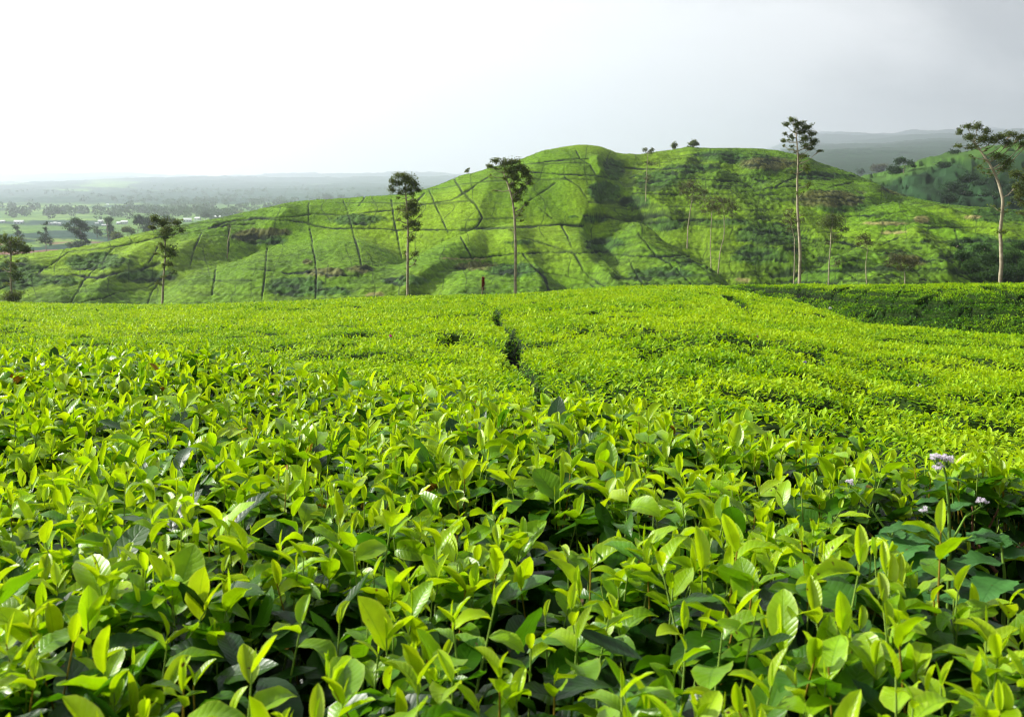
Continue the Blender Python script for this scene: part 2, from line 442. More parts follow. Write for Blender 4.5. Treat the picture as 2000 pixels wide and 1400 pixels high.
# ------------------------------------------------------------------ leaves, built many at a time
def leaves(base, axis, normal, length, width, nL, nW, bend, fold, wave=0.0, rs=None, shape=1.0):
    """all leaves of one call share a grid nL x nW; returns verts (N*(nL+1)*(nW+1),3), quads, luv"""
    n = len(base)
    axis = axis / np.linalg.norm(axis, axis=1)[:, None]
    normal = normal - (normal * axis).sum(1)[:, None] * axis
    normal /= np.linalg.norm(normal, axis=1)[:, None] + 1e-9
    side = np.cross(axis, normal)
    t = np.linspace(0, 1, nL + 1); s = np.linspace(-1, 1, nW + 1)
    k = np.where(np.abs(bend) < 1e-3, 1e-3, bend)[:, None]
    ct = np.sin(k * t) / k; cn = -(1 - np.cos(k * t)) / k
    th = k * t
    w = np.sin(np.pi * np.clip(t, 0, 1) ** (0.95 * shape)) ** 0.62
    w = np.where(t > 0.90, w * (1 - (t - 0.90) / 0.10 * 0.30), w); w[0] = 0.07; w[-1] = 0.03
    c = base[:, None] + length[:, None, None] * (ct[..., None] * axis[:, None] + cn[..., None] * normal[:, None])
    nl = np.cos(th)[..., None] * normal[:, None] + np.sin(th)[..., None] * axis[:, None]
    hw = (width * 0.5)[:, None] * w[None]
    fo = fold[:, None, None]
    so = s[None, None] * np.cos(fo) ; up = np.abs(s)[None, None] ** 1.4 * np.sin(fo)
    if wave:
        ph = (rs if rs is not None else RNG.random(n))[:, None, None] * 6.28
        up = up + wave * np.sin(t[None, :, None] * 15 + ph + (s[None, None] > 0) * 2.0) * np.abs(s)[None, None] ** 2
    v = c[:, :, None] + hw[:, :, None, None] * (so[..., None] * side[:, None, None] + up[..., None] * nl[:, :, None])
    m = (nL + 1) * (nW + 1)
    i = np.arange(nL)[:, None] * (nW + 1) + np.arange(nW)[None]
    q = np.stack([i, i + 1, i + nW + 2, i + nW + 1], -1).reshape(-1, 4)
    faces = (np.arange(n)[:, None, None] * m + q[None]).reshape(-1, 4)
    luv = np.zeros((n, nL + 1, nW + 1, 3)); luv[..., 0] = s[None, None]; luv[..., 1] = t[None, :, None]
    return v.reshape(-1, 3), faces, luv.reshape(-1, 3), m

def jitter_points(x0f, x1f, y0, y1, dens):
    """random points with dens(x,y)<=dmax in a region whose x range depends on y"""
    out = []
    y = y0
    while y < y1:
        st = max(0.1, 0.05 * y); ye = min(y + st, y1)
        xa, xb = x0f(ye), x1f(ye)
        n = RNG.poisson((xb - xa) * (ye - y) * dens(0.5 * (y + ye)))
        out.append(np.stack([RNG.uniform(xa, xb, n), RNG.uniform(y, ye, n)], -1))
        y = ye
    return np.concatenate(out)

FRESH = np.array([0.265, 0.485, 0.003]); YOUNG = np.array([0.41, 0.60, 0.006]); MID = np.array([0.075, 0.235, 0.005]); DARK = np.array([0.010, 0.048, 0.008])

# --- front bed: shoots of a bud and alternate leaves above a layer of dark mature leaves
def rot_dirs(az, el):
    return np.stack([np.cos(az) * np.cos(el), np.sin(az) * np.cos(el), np.sin(el)], -1)

x0 = lambda y: -0.60 * y - 0.55; x1 = lambda y: 0.60 * y + 0.55
bed = MB(); stems = MB()
pts = jitter_points(x0, x1, 0.42, 5.9, lambda y: 480)
u_ = 1000 + pts[:, 0] / pts[:, 1] * FPX
keep = pts[:, 1] < bed_edge(u_) + 0.55
keep &= RNG.random(len(pts)) > 0.93 * gap_mask(u_, pts[:, 1])
holes = smooth(0.42, 0.75, fbm(pts[:, 0] / 0.22, pts[:, 1] / 0.22, 2, 77))
keep &= RNG.random(len(pts)) > 0.85 * holes
pts = pts[keep]
NS = len(pts)
zt = canopy(pts[:, 0], pts[:, 1])
height = RNG.normal(0.0, 0.017, NS) + (RNG.random(NS) < 0.12) * RNG.uniform(0.0, 0.05, NS)
lean_az = RNG.uniform(0, 2 * np.pi, NS); lean = np.abs(RNG.normal(0, 0.24, NS))
up = np.stack([np.cos(lean_az) * np.sin(lean), np.sin(lean_az) * np.sin(lean), np.cos(lean)], -1)
stem_len = RNG.uniform(0.085, 0.125, NS)
root = np.stack([pts[:, 0], pts[:, 1], zt + height - stem_len - 0.02], -1)
vig = np.clip(RNG.normal(0.98, 0.20, NS), 0.5, 1.25)
az0 = RNG.uniform(0, 2 * np.pi, NS)
u_ = 1000 + pts[:, 0] / pts[:, 1] * FPX
fresh_s = np.clip(RNG.normal(0.72, 0.22, NS) - 0.6 * gap_mask(u_, pts[:, 1]), 0, 1)
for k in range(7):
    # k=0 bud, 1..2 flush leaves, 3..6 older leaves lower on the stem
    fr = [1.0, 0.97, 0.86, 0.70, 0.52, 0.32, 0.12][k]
    if k >= 5: sel = RNG.random(NS) < 0.8
    elif k == 0: sel = RNG.random(NS) < 0.8
    else: sel = RNG.random(NS) < 0.93
    b = root[sel] + up[sel] * (stem_len[sel] * fr)[:, None]
    ns = len(b)
    az = az0[sel] + k * 2.42 + RNG.normal(0, 0.3, ns)
    el = np.radians(np.clip(RNG.normal([82, 62, 44, 30, 19, 9, 2][k], 16, ns), -12, 88))
    a = rot_dirs(az, el) + up[sel] * 0.15
    nrm = rot_dirs(az, el + np.pi / 2) + RNG.normal(0, 0.32, (ns, 3))
    Lg = vig[sel] * np.array([0.022, 0.037, 0.049, 0.057, 0.061, 0.065, 0.070])[k] * np.clip(RNG.normal(1, 0.20, ns), 0.55, 1.35)
    Wd = Lg * np.array([0.22, 0.44, 0.53, 0.57, 0.57, 0.55, 0.52])[k] * np.clip(RNG.normal(1, 0.12, ns), 0.7, 1.35)
    bend = RNG.normal([0.1, 0.4, 0.8, 1.0, 0.9, 0.7, 0.6][k], 0.45, ns)
    fold = np.clip(RNG.normal([1.1, 0.65, 0.42, 0.33, 0.25, 0.22, 0.2][k], 0.15, ns), 0, 1.25)
    v, f, luv, m = leaves(b, a, nrm, Lg, Wd, 8 if k else 4, 4, bend, fold, wave=0.10 if k > 1 else 0.04)
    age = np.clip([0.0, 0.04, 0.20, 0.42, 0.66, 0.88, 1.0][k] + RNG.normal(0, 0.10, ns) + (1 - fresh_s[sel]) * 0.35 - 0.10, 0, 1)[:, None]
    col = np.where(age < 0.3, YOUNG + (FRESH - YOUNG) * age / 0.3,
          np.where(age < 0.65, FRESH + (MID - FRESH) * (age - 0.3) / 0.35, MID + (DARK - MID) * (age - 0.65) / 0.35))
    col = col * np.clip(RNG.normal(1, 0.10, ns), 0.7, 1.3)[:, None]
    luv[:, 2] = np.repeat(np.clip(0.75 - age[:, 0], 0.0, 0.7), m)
    sick = RNG.random(ns) < (0.012 if k > 3 else 0.002)
    col[sick] = np.array([0.30, 0.17, 0.03]) * RNG.uniform(.4, 1.2, (sick.sum(), 1))
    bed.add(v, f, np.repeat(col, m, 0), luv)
# stems
for i in range(NS):
    if pts[i, 1] > 4.3: continue
    r0 = root[i] - up[i] * 0.05; tip = root[i] + up[i] * stem_len[i]
    mid_ = (r0 + tip) / 2 + RNG.normal(0, 0.003, 3)
    v, f = tube([r0, mid_, tip], [0.0017, 0.0014, 0.0009], 4, close=False)
    g = RNG.random()
    stems.add(v, f, (1.0, 1.0, 1.0) if g < 0.8 else (1.2, 0.55, 0.4))
# mature layer
pts = jitter_points(x0, x1, 0.42, 5.9, lambda y: 620 if y < 3.2 else 430)
u_ = 1000 + pts[:, 0] / pts[:, 1] * FPX
gm = gap_mask(u_, pts[:, 1])
keep = (pts[:, 1] < bed_edge(u_) + 0.7)
pts = pts[keep]; gm = gm[keep]
n = len(pts)
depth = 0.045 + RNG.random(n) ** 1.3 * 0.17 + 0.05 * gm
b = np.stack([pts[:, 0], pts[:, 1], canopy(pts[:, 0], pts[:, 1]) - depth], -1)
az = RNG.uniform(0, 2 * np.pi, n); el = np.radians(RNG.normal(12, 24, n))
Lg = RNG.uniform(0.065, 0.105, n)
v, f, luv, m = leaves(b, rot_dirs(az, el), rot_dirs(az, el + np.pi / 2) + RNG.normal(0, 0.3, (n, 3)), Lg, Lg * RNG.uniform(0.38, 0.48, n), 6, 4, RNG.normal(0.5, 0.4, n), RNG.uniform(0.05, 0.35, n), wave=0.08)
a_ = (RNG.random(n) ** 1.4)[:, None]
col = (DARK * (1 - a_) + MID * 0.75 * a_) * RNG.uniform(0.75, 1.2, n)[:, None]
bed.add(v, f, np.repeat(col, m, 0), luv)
# twigs under the leaves
twigs = MB()
tp = jitter_points(x0, x1, 0.5, 4.4, lambda y: 16)
extra = jitter_points(lambda y: 0.20 * y, lambda y: 0.60 * y, 1.2, 2.3, lambda y: 190)
ue = 1000 + extra[:, 0] / extra[:, 1] * FPX
extra = extra[gap_mask(ue, extra[:, 1] - 0.12) > 0.3]
for q, (tx, ty) in enumerate(np.concatenate([tp, extra])):
    isx = q >= len(tp)
    z0 = float(canopy(np.array([tx]), np.array([ty]))[0]) - (0.10 if isx else RNG.uniform(0.16, 0.22))
    d = RNG.normal(0, 0.55, 3); d[2] = abs(d[2]) + 0.35; d /= np.linalg.norm(d)
    ln = RNG.uniform(0.06, 0.13)
    p0 = np.array([tx, ty, z0]) - d * 0.10; p2 = p0 + d * (ln + 0.02); p1 = (p0 + p2) / 2 + RNG.normal(0, 0.012, 3)
    v, f = tube([p0, p1, p2], [0.0045, 0.0035, 0.0018], 5)
    twigs.add(v, f)
# dark body surface under the leaves
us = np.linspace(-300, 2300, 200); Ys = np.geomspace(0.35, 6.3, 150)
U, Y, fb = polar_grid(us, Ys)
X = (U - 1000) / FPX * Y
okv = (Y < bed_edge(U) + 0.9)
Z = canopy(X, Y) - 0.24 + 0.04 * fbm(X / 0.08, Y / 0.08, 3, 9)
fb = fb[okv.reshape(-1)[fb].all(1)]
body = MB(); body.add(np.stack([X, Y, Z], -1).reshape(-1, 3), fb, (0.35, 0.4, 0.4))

front = tag(bed.build("tea_bush", M_leaf), "near bed of tea bushes with big glossy fresh shoots filling the bottom of the view", "tea bushes", kind="stuff")
stems.build("stem", M_stem, front)["kind"] = "stuff"
twigs.build("twig", M_twig, front)["kind"] = "stuff"
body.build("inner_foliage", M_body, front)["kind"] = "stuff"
print("front bed", NS, n)

# ------------------------------------------------------------------ the field of tea behind, leaf by leaf
def build_field(name, label, ymin, ymax, band, ulo, uhi, tone):
    mb = MB()
    for (ya, yb, dens, size, nl, nw) in band:
        a0 = (ulo - 1000) / FPX; a1 = (uhi - 1000) / FPX
        p = jitter_points(lambda y: a0 * y - 0.3, lambda y: a1 * y + 0.3, ya, yb, lambda y: dens)
        u = 1000 + p[:, 0] / p[:, 1] * FPX
        k = ymin(u, p[:, 1]) & ymax(u, p[:, 1])
        p = p[k]; u = u[k]
        if not len(p): continue
        g = field_gap(p[:, 0], p[:, 1])
        k = RNG.random(len(p)) > g * 0.78
        p = p[k]; g = g[k]; u = u[k]; n = len(p)
        z = canopy(p[:, 0], p[:, 1], g)
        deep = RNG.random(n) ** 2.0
        b = np.stack([p[:, 0], p[:, 1], z - deep * 0.14 + RNG.normal(0, 0.022, n) - 0.02], -1)
        az = RNG.uniform(0, 2 * np.pi, n)
        el = np.radians(np.clip(RNG.normal(46 - 34 * deep, 20), -20, 88))
        s_ = size * np.clip(RNG.normal(1, 0.22, n), 0.5, 1.6)
        v, f, luv, m = leaves(b, rot_dirs(az, el), rot_dirs(az, el + np.pi / 2) + RNG.normal(0, 0.22, (n, 3)), s_, s_ * RNG.uniform(0.36, 0.48, n), nl, nw, RNG.normal(0.8, 0.35, n), np.clip(RNG.normal(0.35, 0.15, n), 0, 1))
        patch = fbm(p[:, 0] / 4.0, p[:, 1] / 5.0, 3, 51) * 0.16 + fbm(p[:, 0] / 0.9, p[:, 1] / 0.9, 2, 52) * 0.16
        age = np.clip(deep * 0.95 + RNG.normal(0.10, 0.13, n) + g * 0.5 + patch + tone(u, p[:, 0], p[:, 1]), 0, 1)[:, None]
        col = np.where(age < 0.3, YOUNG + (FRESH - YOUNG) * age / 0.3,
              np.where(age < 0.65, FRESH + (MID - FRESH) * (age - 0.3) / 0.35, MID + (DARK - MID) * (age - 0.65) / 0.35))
        col = col * np.clip(RNG.normal(1, 0.08, n), 0.7, 1.3)[:, None]
        mb.add(v, f, np.repeat(col, m, 0), luv)
        print(name, ya, n)
    o = tag(mb.build(name, M_leaf_far), label, "tea bushes", kind="stuff")
    # body below the leaves
    us = np.linspace(ulo - 40, uhi + 40, int((uhi - ulo) / 3.2)); Ys = np.geomspace(band[0][0], band[-1][1] + 6, 620)
    U, Y, f = polar_grid(us, Ys)
    X = (U - 1000) / FPX * Y
    g = field_gap(X, Y)
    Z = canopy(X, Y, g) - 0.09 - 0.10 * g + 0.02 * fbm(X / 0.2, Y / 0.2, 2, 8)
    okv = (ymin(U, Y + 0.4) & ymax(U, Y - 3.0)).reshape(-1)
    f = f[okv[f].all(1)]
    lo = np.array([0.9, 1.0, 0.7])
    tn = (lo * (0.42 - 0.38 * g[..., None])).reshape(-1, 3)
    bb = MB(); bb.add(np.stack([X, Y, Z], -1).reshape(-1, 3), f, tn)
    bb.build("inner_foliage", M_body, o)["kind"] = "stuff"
    return o

def front_crest(u):
    return np.where(u > 1400, c_ndist(u) + 4.0, c_edist(u) + 9)
build_field("tea_bush", "bright yellow-green field of clipped tea bushes stretching to the tall trees", lambda u, Y: Y > bed_edge(u) + 0.35, lambda u, Y: Y < front_crest(u),
            [(2.8, 9, 620, 0.070, 4, 2), (9, 16, 1150, 0.066, 3, 2), (16, 30, 560, 0.080, 2, 2), (30, 60, 220, 0.120, 2, 2), (60, 110, 85, 0.19, 2, 2)],
            -420, 2420, lambda u, x, y: 0.0 * u)
build_field("tea_bush", "dark green bank of tea bushes in rows with black gaps, beyond the bright field", lambda u, Y: (Y > c_ndist(u) + 4.0) & (u > 1400), lambda u, Y: Y < c_edist(u) + 6,
            [(38, 60, 300, 0.12, 2, 2), (60, 106, 190, 0.15, 2, 2)],
            1400, 2420, lambda u, x, y: 0.38 - 0.26 * smooth(-9, 0, y - c_edist(u)))  # leaf tone shifted darker over the bank, less towards its crest

# ------------------------------------------------------------------ the tea hill
c_main = curve([(-700, 520), (-300, 508), (0, 500), (60, 497), (130, 488), (200, 475), (250, 463), (350, 441), (440, 425), (500, 412), (560, 400), (620, 393), (700, 387), (760, 383), (800, 378), (850, 364), (900, 345), (950, 335), (1000, 322), (1050, 305), (1100, 292), (1140, 288), (1175, 292), (1210, 303), (1245, 304), (1310, 295), (1350, 291), (1400, 290), (1450, 292), (1500, 296), (1560, 309), (1600, 320), (1650, 336), (1690, 354), (1740, 374), (1800, 392), (1860, 402), (1930, 408), (2000, 412), (2400, 430), (3000, 470)])
c_mainD = curve([(-700, 235), (0, 250), (300, 300), (600, 345), (1000, 400), (1140, 415), (1400, 450), (1700, 430), (2000, 400), (3000, 380)])
def layer(u, Y, D, row, Y0, zb, k=1.15, back=0.22):
    zc = (HOR - row) / FPX * D
    t = np.clip((Y - Y0) / (D - Y0), 0, 1)
    z = zb + (zc - zb) * np.sin(t * np.pi / 2) ** k
    b = np.clip(Y - D, 0, None)
    return z - back * b * b / (b + 18.0) - 0.25 * np.clip(Y0 - Y, 0, None)

LAYERS = [
    (curve([(100, 700), (230, 615), (290, 575), (345, 540), (385, 525), (423, 518), (461, 502), (500, 487), (560, 477), (610, 468), (660, 462), (720, 470), (800, 520), (900, 640)]),
     curve([(100, 240), (300, 250), (500, 272), (700, 300), (900, 300)]), 178, -13),
    (curve([(480, 690), (560, 618), (614, 583), (650, 561), (695, 540), (740, 524), (785, 509), (818, 493), (850, 478), (880, 464), (934, 449), (1000, 446), (1060, 442), (1110, 439), (1138, 441), (1160, 462), (1185, 500), (1230, 560), (1300, 660)]),
     curve([(480, 215), (700, 232), (850, 262), (950, 292), (1100, 305), (1200, 290), (1300, 270)]), lambda u: np.interp(u, [780, 950, 1150], [172, 236, 232]), -13),
    (curve([(1080, 640), (1130, 540), (1165, 484), (1195, 455), (1225, 442), (1255, 444), (1290, 459), (1340, 491), (1400, 530), (1450, 557), (1550, 640)]),
     curve([(1100, 300), (1240, 315), (1400, 262), (1550, 230)]), 205, -13),
    (curve([(1480, 640), (1540, 560), (1600, 515), (1650, 484), (1710, 456), (1790, 443), (1860, 451), (1930, 470), (2000, 492), (2200, 540), (2600, 700)]),
     curve([(1480, 240), (1790, 285), (2000, 270), (2600, 240)]), 212, -13),
    (curve([(1380, 560), (1450, 500), (1520, 478), (1600, 450), (1660, 424), (1710, 405), (1760, 401), (1830, 408), (1900, 424), (2000, 446), (2200, 480), (2600, 600)]),
     curve([(1380, 300), (1700, 350), (2000, 340), (2600, 300)]), 268, -12),
    (curve([(1520, 680), (1580, 600), (1640, 556), (1700, 530), (1740, 527), (1790, 545), (1850, 590), (1950, 690)]),
     curve([(1520, 205), (1720, 225), (1950, 205)]), 168, -13),
    (curve([(700, 700), (780, 590), (860, 540), (900, 520), (960, 512), (1020, 515), (1080, 540), (1150, 585), (1250, 690)]),
     curve([(700, 215), (960, 245), (1250, 215)]), 168, -13),
]
SPURS = [ # crest line as seen, height in metres, half width
 ([(1166, 312), (1215, 350), (1262, 385), (1312, 418)], 2.4, 16), ([(1240, 438), (1290, 470), (1345, 500), (1400, 540)], 2.6, 18), ([(1350, 300), (1330, 345), (1290, 380)], 2.0, 18),
 ([(1415, 330), (1390, 365), (1440, 400), (1470, 425)], 2.0, 20), ([(1500, 355), (1560, 372), (1620, 400)], 2.0, 16), ([(1560, 430), (1600, 470), (1640, 520)], 2.2, 22), ([(1430, 440), (1480, 470), (1560, 520)], 2.2, 20),
 ([(1790, 450), (1830, 490), (1850, 540)], 2.2, 24), ([(1060, 310), (1030, 360), (1010, 420)], 1.4, 24), ([(960, 350), (940, 400), (930, 440)], 1.2, 22), ([(560, 420), (520, 450)], 1.6, 20), ([(300, 470), (230, 520), (190, 570)], 1.8, 30),
 ([(420, 440), (370, 480), (330, 510)], 1.4, 22), ([(1000, 470), (1040, 510), (1060, 560)], 1.8, 22), ([(1160, 510), (1210, 545)], 1.6, 20), ([(860, 520), (800, 560)], 1.4, 20), ([(1700, 380), (1760, 405), (1850, 425)], 1.6, 12),
]
def spur_field(u, v):
    out = np.zeros(np.shape(u))
    for pl, h, w in SPURS:
        p = np.array(pl, float); lo = p.min(0) - 3 * w; hi = p.max(0) + 3 * w
        m = (u > lo[0]) & (u < hi[0]) & (v > lo[1]) & (v < hi[1])
        if np.any(m):
            d = seg_dist(u[m], v[m], p) / w
            out[m] = np.maximum(out[m], h * np.exp(-d ** 1.5))
    return out

def hill_z(u, Y, detail=True):
    row = c_main(u)
    D = c_mainD(u)
    Ym = np.interp(u, [0, 120, 350, 500, 900, 1000, 1150, 2000, 2400], [165, 168, 212, 250, 252, 268, 274, 262, 230])
    zs = [layer(u, Y, D, row, Ym, -12.5)]
    for cr_, cd_, Y0, zb in LAYERS:
        zs.append(layer(u, Y, cd_(u), np.clip(cr_(u), 0, 900), Y0(u) if callable(Y0) else Y0, zb, 1.05, 0.30))
    k = 1.1
    m = np.maximum.reduce(zs)
    z = m + k * np.log(sum(np.exp(np.clip((q - m) / k, -40, 0)) for q in zs))
    z = z - k * np.log(1.0 + 0 * z)
    # gully right of the summit ridge, smaller gullies elsewhere
    v = HOR - z / Y * FPX
    dlt = np.clip((D - Y) / 30.0, 0, 1)
    rc = np.interp(v, [288, 305, 322, 345, 372, 400, 425, 440, 480, 520], [1150, 1160, 1172, 1166, 1150, 1158, 1140, 1138, 1165, 1200]) + 9 * fbm(u * 0 + v / 14.0, v * 0, 3, 60)
    t_ = np.clip((u - rc) / 20.0, 0, 30)
    g = np.where(t_ < 1, t_ * t_ * (3 - 2 * t_), np.exp(-(t_ - 1) / 6.5))
    z = z - 4.0 * g * dlt * smooth(560, 430, v) * smooth(288, 320, v)
    z = z + spur_field(u, v) * dlt
    X = (u - 1000) / FPX * Y
    gl = fbm(X / 34.0 + 0.25 * fbm(X / 60, Y / 60, 2, 61), Y / 110.0, 3, 62)
    z = z - (1.3 + 1.9 * smooth(1120, 1220, u)) * (1 - smooth(0.0, 0.5, np.abs(gl))) * dlt * smooth(165, 200, Y)
    z = z + 0.75 * fbm(X / 20.0, Y / 40.0, 2, 63) * smooth(165, 200, Y) * (0.25 + 0.75 * dlt)
    return z

def Lp(*a): return [(a[i], a[i + 1]) for i in range(0, len(a), 2)]
HILL_LINES = [
 (Lp(0,507,30,496),1.6), (Lp(136,491,190,486,239,480,288,469,326,461,380,453,434,442,500,436),1.7), (Lp(407,445,448,433,500,427,565,424,609,418,674,420,731,414,782,409,826,400,880,391,918,370,959,342),2.0),
 (Lp(136,491,109,511,76,533,43,555,0,566),1.8), (Lp(225,482,201,511,168,544,138,590),1.8), (Lp(311,479,290,514),1.6), (Lp(394,454,380,484,372,517),1.5), (Lp(449,444,444,503),1.2),
 (Lp(73,539,109,544,149,537,190,544,217,536,271,528,312,514),3.5), (Lp(90,593,163,590,217,577,244,568,288,563,318,544),2.0), (Lp(316,547,299,568,288,593),1.8), (Lp(422,520,415,577),1.6),
 (Lp(420,547,500,548),1.4), (Lp(500,525,554,533,609,532,652,539,701,539),2.2), (Lp(521,484,520,517,512,585),2.0), (Lp(603,396,603,440),1.2), (Lp(606,448,611,484,617,517,617,582),1.8),
 (Lp(671,392,679,414,687,446,695,473,702,498,706,520),2.0), (Lp(713,385,701,403),1.4), (Lp(765,392,769,427,777,463,785,506),2.0), (Lp(830,377,815,393),1.4), (Lp(839,373,850,400,864,430,875,454),1.7),
 (Lp(888,351,904,376,929,400,942,425,934,441,918,449,872,449,820,448,771,449,731,446,690,445,652,446,617,442,595,434,565,431,500,427),2.1),
 (Lp(900,450,941,446,1003,445,1052,441,1090,439,1139,441),3.0), (Lp(1022,321,1068,316,1112,312,1150,310),1.7), (Lp(1033,336,1068,338,1093,340,1125,342,1163,343,1185,346),1.9),
 (Lp(1125,294,1133,311,1152,321,1163,340),1.4), (Lp(1104,347,1131,365,1147,389),1.4), (Lp(1150,395,1188,396,1245,392),3.0), (Lp(1142,422,1171,419,1199,427,1226,433,1253,427,1280,419,1302,422,1315,430,1361,430,1421,429,1479,429,1527,421),3.4),
 (Lp(1220,328,1253,331,1285,331,1321,330),2.2), (Lp(1237,378,1280,380,1323,380),1.8), (Lp(1117,495,1171,492,1237,501,1280,501,1345,501),2.4), (Lp(900,503,943,502,1008,495,1104,492),2.2), (Lp(1022,465,1063,476,1117,492,1125,500),1.7),
 (Lp(1019,495,1041,522,1063,541,1071,566),3.0), (Lp(1125,500,1139,528,1150,541,1182,560),2.8), (Lp(938,514,954,511,1003,524),1.7), (Lp(1052,532,1106,540,1144,549,1163,563),2.0), (Lp(1095,438,1109,463,1117,484),2.0),
 (Lp(1085,357,1063,373,1033,392),1.2), (Lp(1052,406,1079,427),1.3), (Lp(1247,457,1280,498,1323,528,1350,557),1.6), (Lp(900,463,922,506),1.8), (Lp(1228,506,1245,541,1258,560),1.6),
 (Lp(1507,371,1524,360,1558,346),1.4), (Lp(1473,374,1507,368,1564,364),1.3), (Lp(1564,340,1600,343,1627,347),2.6), (Lp(1621,366,1667,356),1.6), (Lp(1433,403,1467,413,1496,413),1.9), (Lp(1533,457,1587,469,1650,474,1690,486),1.8),
 (Lp(1501,451,1550,474,1593,483),1.5), (Lp(1600,470,1657,479,1714,493),1.6), (Lp(1646,424,1709,421,1771,413),1.8), (Lp(1797,444,1857,445,1926,444),1.8), (Lp(1720,481,1754,466),2.0), (Lp(1711,526,1743,530,1800,531),2.0),
 (Lp(1800,509,1843,520,1900,554),1.7), (Lp(1649,511,1697,510),1.6), (Lp(1450,509,1536,509),1.6), (Lp(1870,540,1880,505,1865,450),1.8), (Lp(1640,527,1680,552),1.5),
]
SCRUB_SHADE = [ # centre, radii, kind: 0 rough dark green, and gully shade painted in, 1 brown scrub, 2 bare tan earth
 (525,455,44,9,1),(515,470,45,12,0),(640,535,45,10,1),(700,528,30,9,1),(600,515,10,4,1),(1420,304,70,9,0),(1500,320,62,13,1),(1440,312,70,10,0),(1610,390,75,20,1),(930,522,40,9,1),
 (1200,330,26,26,0),(1180,375,32,22,0),(1160,430,28,9,0),(1240,395,30,12,0),(1180,480,42,17,0),(1290,350,60,16,0),(1640,405,60,14,0),(730,577,22,5,2),(1730,437,55,5,2),(1800,430,16,7,2),(1745,455,30,4,2),
 (910,506,45,2,2),(1900,425,18,3,2),(1450,548,20,5,2),(1560,532,20,2,2),(1500,460,70,22,0),(1480,500,60,20,0),(1780,512,36,12,1),(1930,500,70,45,0),(1960,420,60,16,0),(1780,370,60,12,1),(1900,390,60,14,0),
 (120,550,45,12,0),(280,540,70,14,0),(560,560,70,20,0),(640,572,50,8,0),(1010,475,30,6,0),(800,550,50,10,0),(1290,535,60,10,0),(1120,425,12,3,0),(700,430,60,12,0),(480,462,30,12,1),(1420,435,60,7,0),(1600,345,70,8,0),
 (1300,440,40,14,0),(1360,330,60,8,0),(1000,530,60,14,0),(1750,500,45,7,0),(40,540,70,30,0),(200,515,80,18,0),
]
def dist_grid(lines):
    """signed field over the photo's frame at 2 px pitch: how far the nearest path is, in units of its half width"""
    gx = np.arange(-10, 2010, 2.0); gy = np.arange(280, 604, 1.0)
    GX, GY = np.meshgrid(gx, gy)
    out = np.full(GX.shape, 9.0)
    for pl, hw in lines:
        p = np.array(pl, float)
        lo = p.min(0) - 16; hi = p.max(0) + 16
        i0, i1 = np.searchsorted(gx, [lo[0], hi[0]]); j0, j1 = np.searchsorted(gy, [lo[1], hi[1]])
        if i1 <= i0 or j1 <= j0: continue
        sub = seg_dist(GX[j0:j1, i0:i1], GY[j0:j1, i0:i1], p) / hw
        out[j0:j1, i0:i1] = np.minimum(out[j0:j1, i0:i1], sub)
    return gx, gy, out
def bil(gx, gy, A, u, v, default):
    fx = (u - gx[0]) / (gx[1] - gx[0]); fy = (v - gy[0]) / (gy[1] - gy[0])
    ok = (fx > 0) & (fy > 0) & (fx < len(gx) - 1.01) & (fy < len(gy) - 1.01)
    fx = np.clip(fx, 0, len(gx) - 1.01); fy = np.clip(fy, 0, len(gy) - 1.01)
    i = fx.astype(int); j = fy.astype(int); a = fx - i; b = fy - j
    r = (A[j, i] * (1 - a) + A[j, i + 1] * a) * (1 - b) + (A[j + 1, i] * (1 - a) + A[j + 1, i + 1] * a) * b
    return np.where(ok, r, default)
gx, gy, DG = dist_grid([(a, max(b * 0.88, 1.5)) for a, b in HILL_LINES])

us = np.concatenate([np.linspace(-700, -60, 90), np.linspace(-56, 2056, 1300), np.linspace(2065, 2700, 90)])
Ys = np.concatenate([np.arange(112, 165, 3.0), np.arange(165, 462, 0.55), np.geomspace(464, 640, 40)])
U, Y, f = polar_grid(us, Ys)
X = (U - 1000) / FPX * Y
Z = hill_z(U, Y)
Z = np.where(Y < 165, Z - 0.0, Z)
V = HOR - Z / Y * FPX
wob = 1.1 * fbm(X / 5.0, Y / 7.0, 3, 71)
dgv = bil(gx, gy, DG, U + wob, V + 0.6 * wob, 9.0)
dgv = dgv * (1.0 + 0.35 * fbm(X / 6.0, Y / 9.0, 3, 70))
path = 1 - smooth(0.60, 1.30, dgv)
path = path * (0.85 + 0.35 * fbm(X / 7.0, Y / 7.0, 2, 72)).clip(0.3, 1)
scr = [np.zeros(U.shape) for _ in range(3)]
for cx, cy, rx, ry, kd in SCRUB_SHADE:
    q = ((U - cx) / rx) ** 2 + ((V - cy) / ry) ** 2 + 0.45 * fbm(X / 12.0, Y / 16.0, 4, 73 + kd) + 0.25 * fbm(X / 2.5, Y / 5.0, 2, 93)
    scr[kd] = np.maximum(scr[kd], 1 - smooth(0.45, 1.15, q))
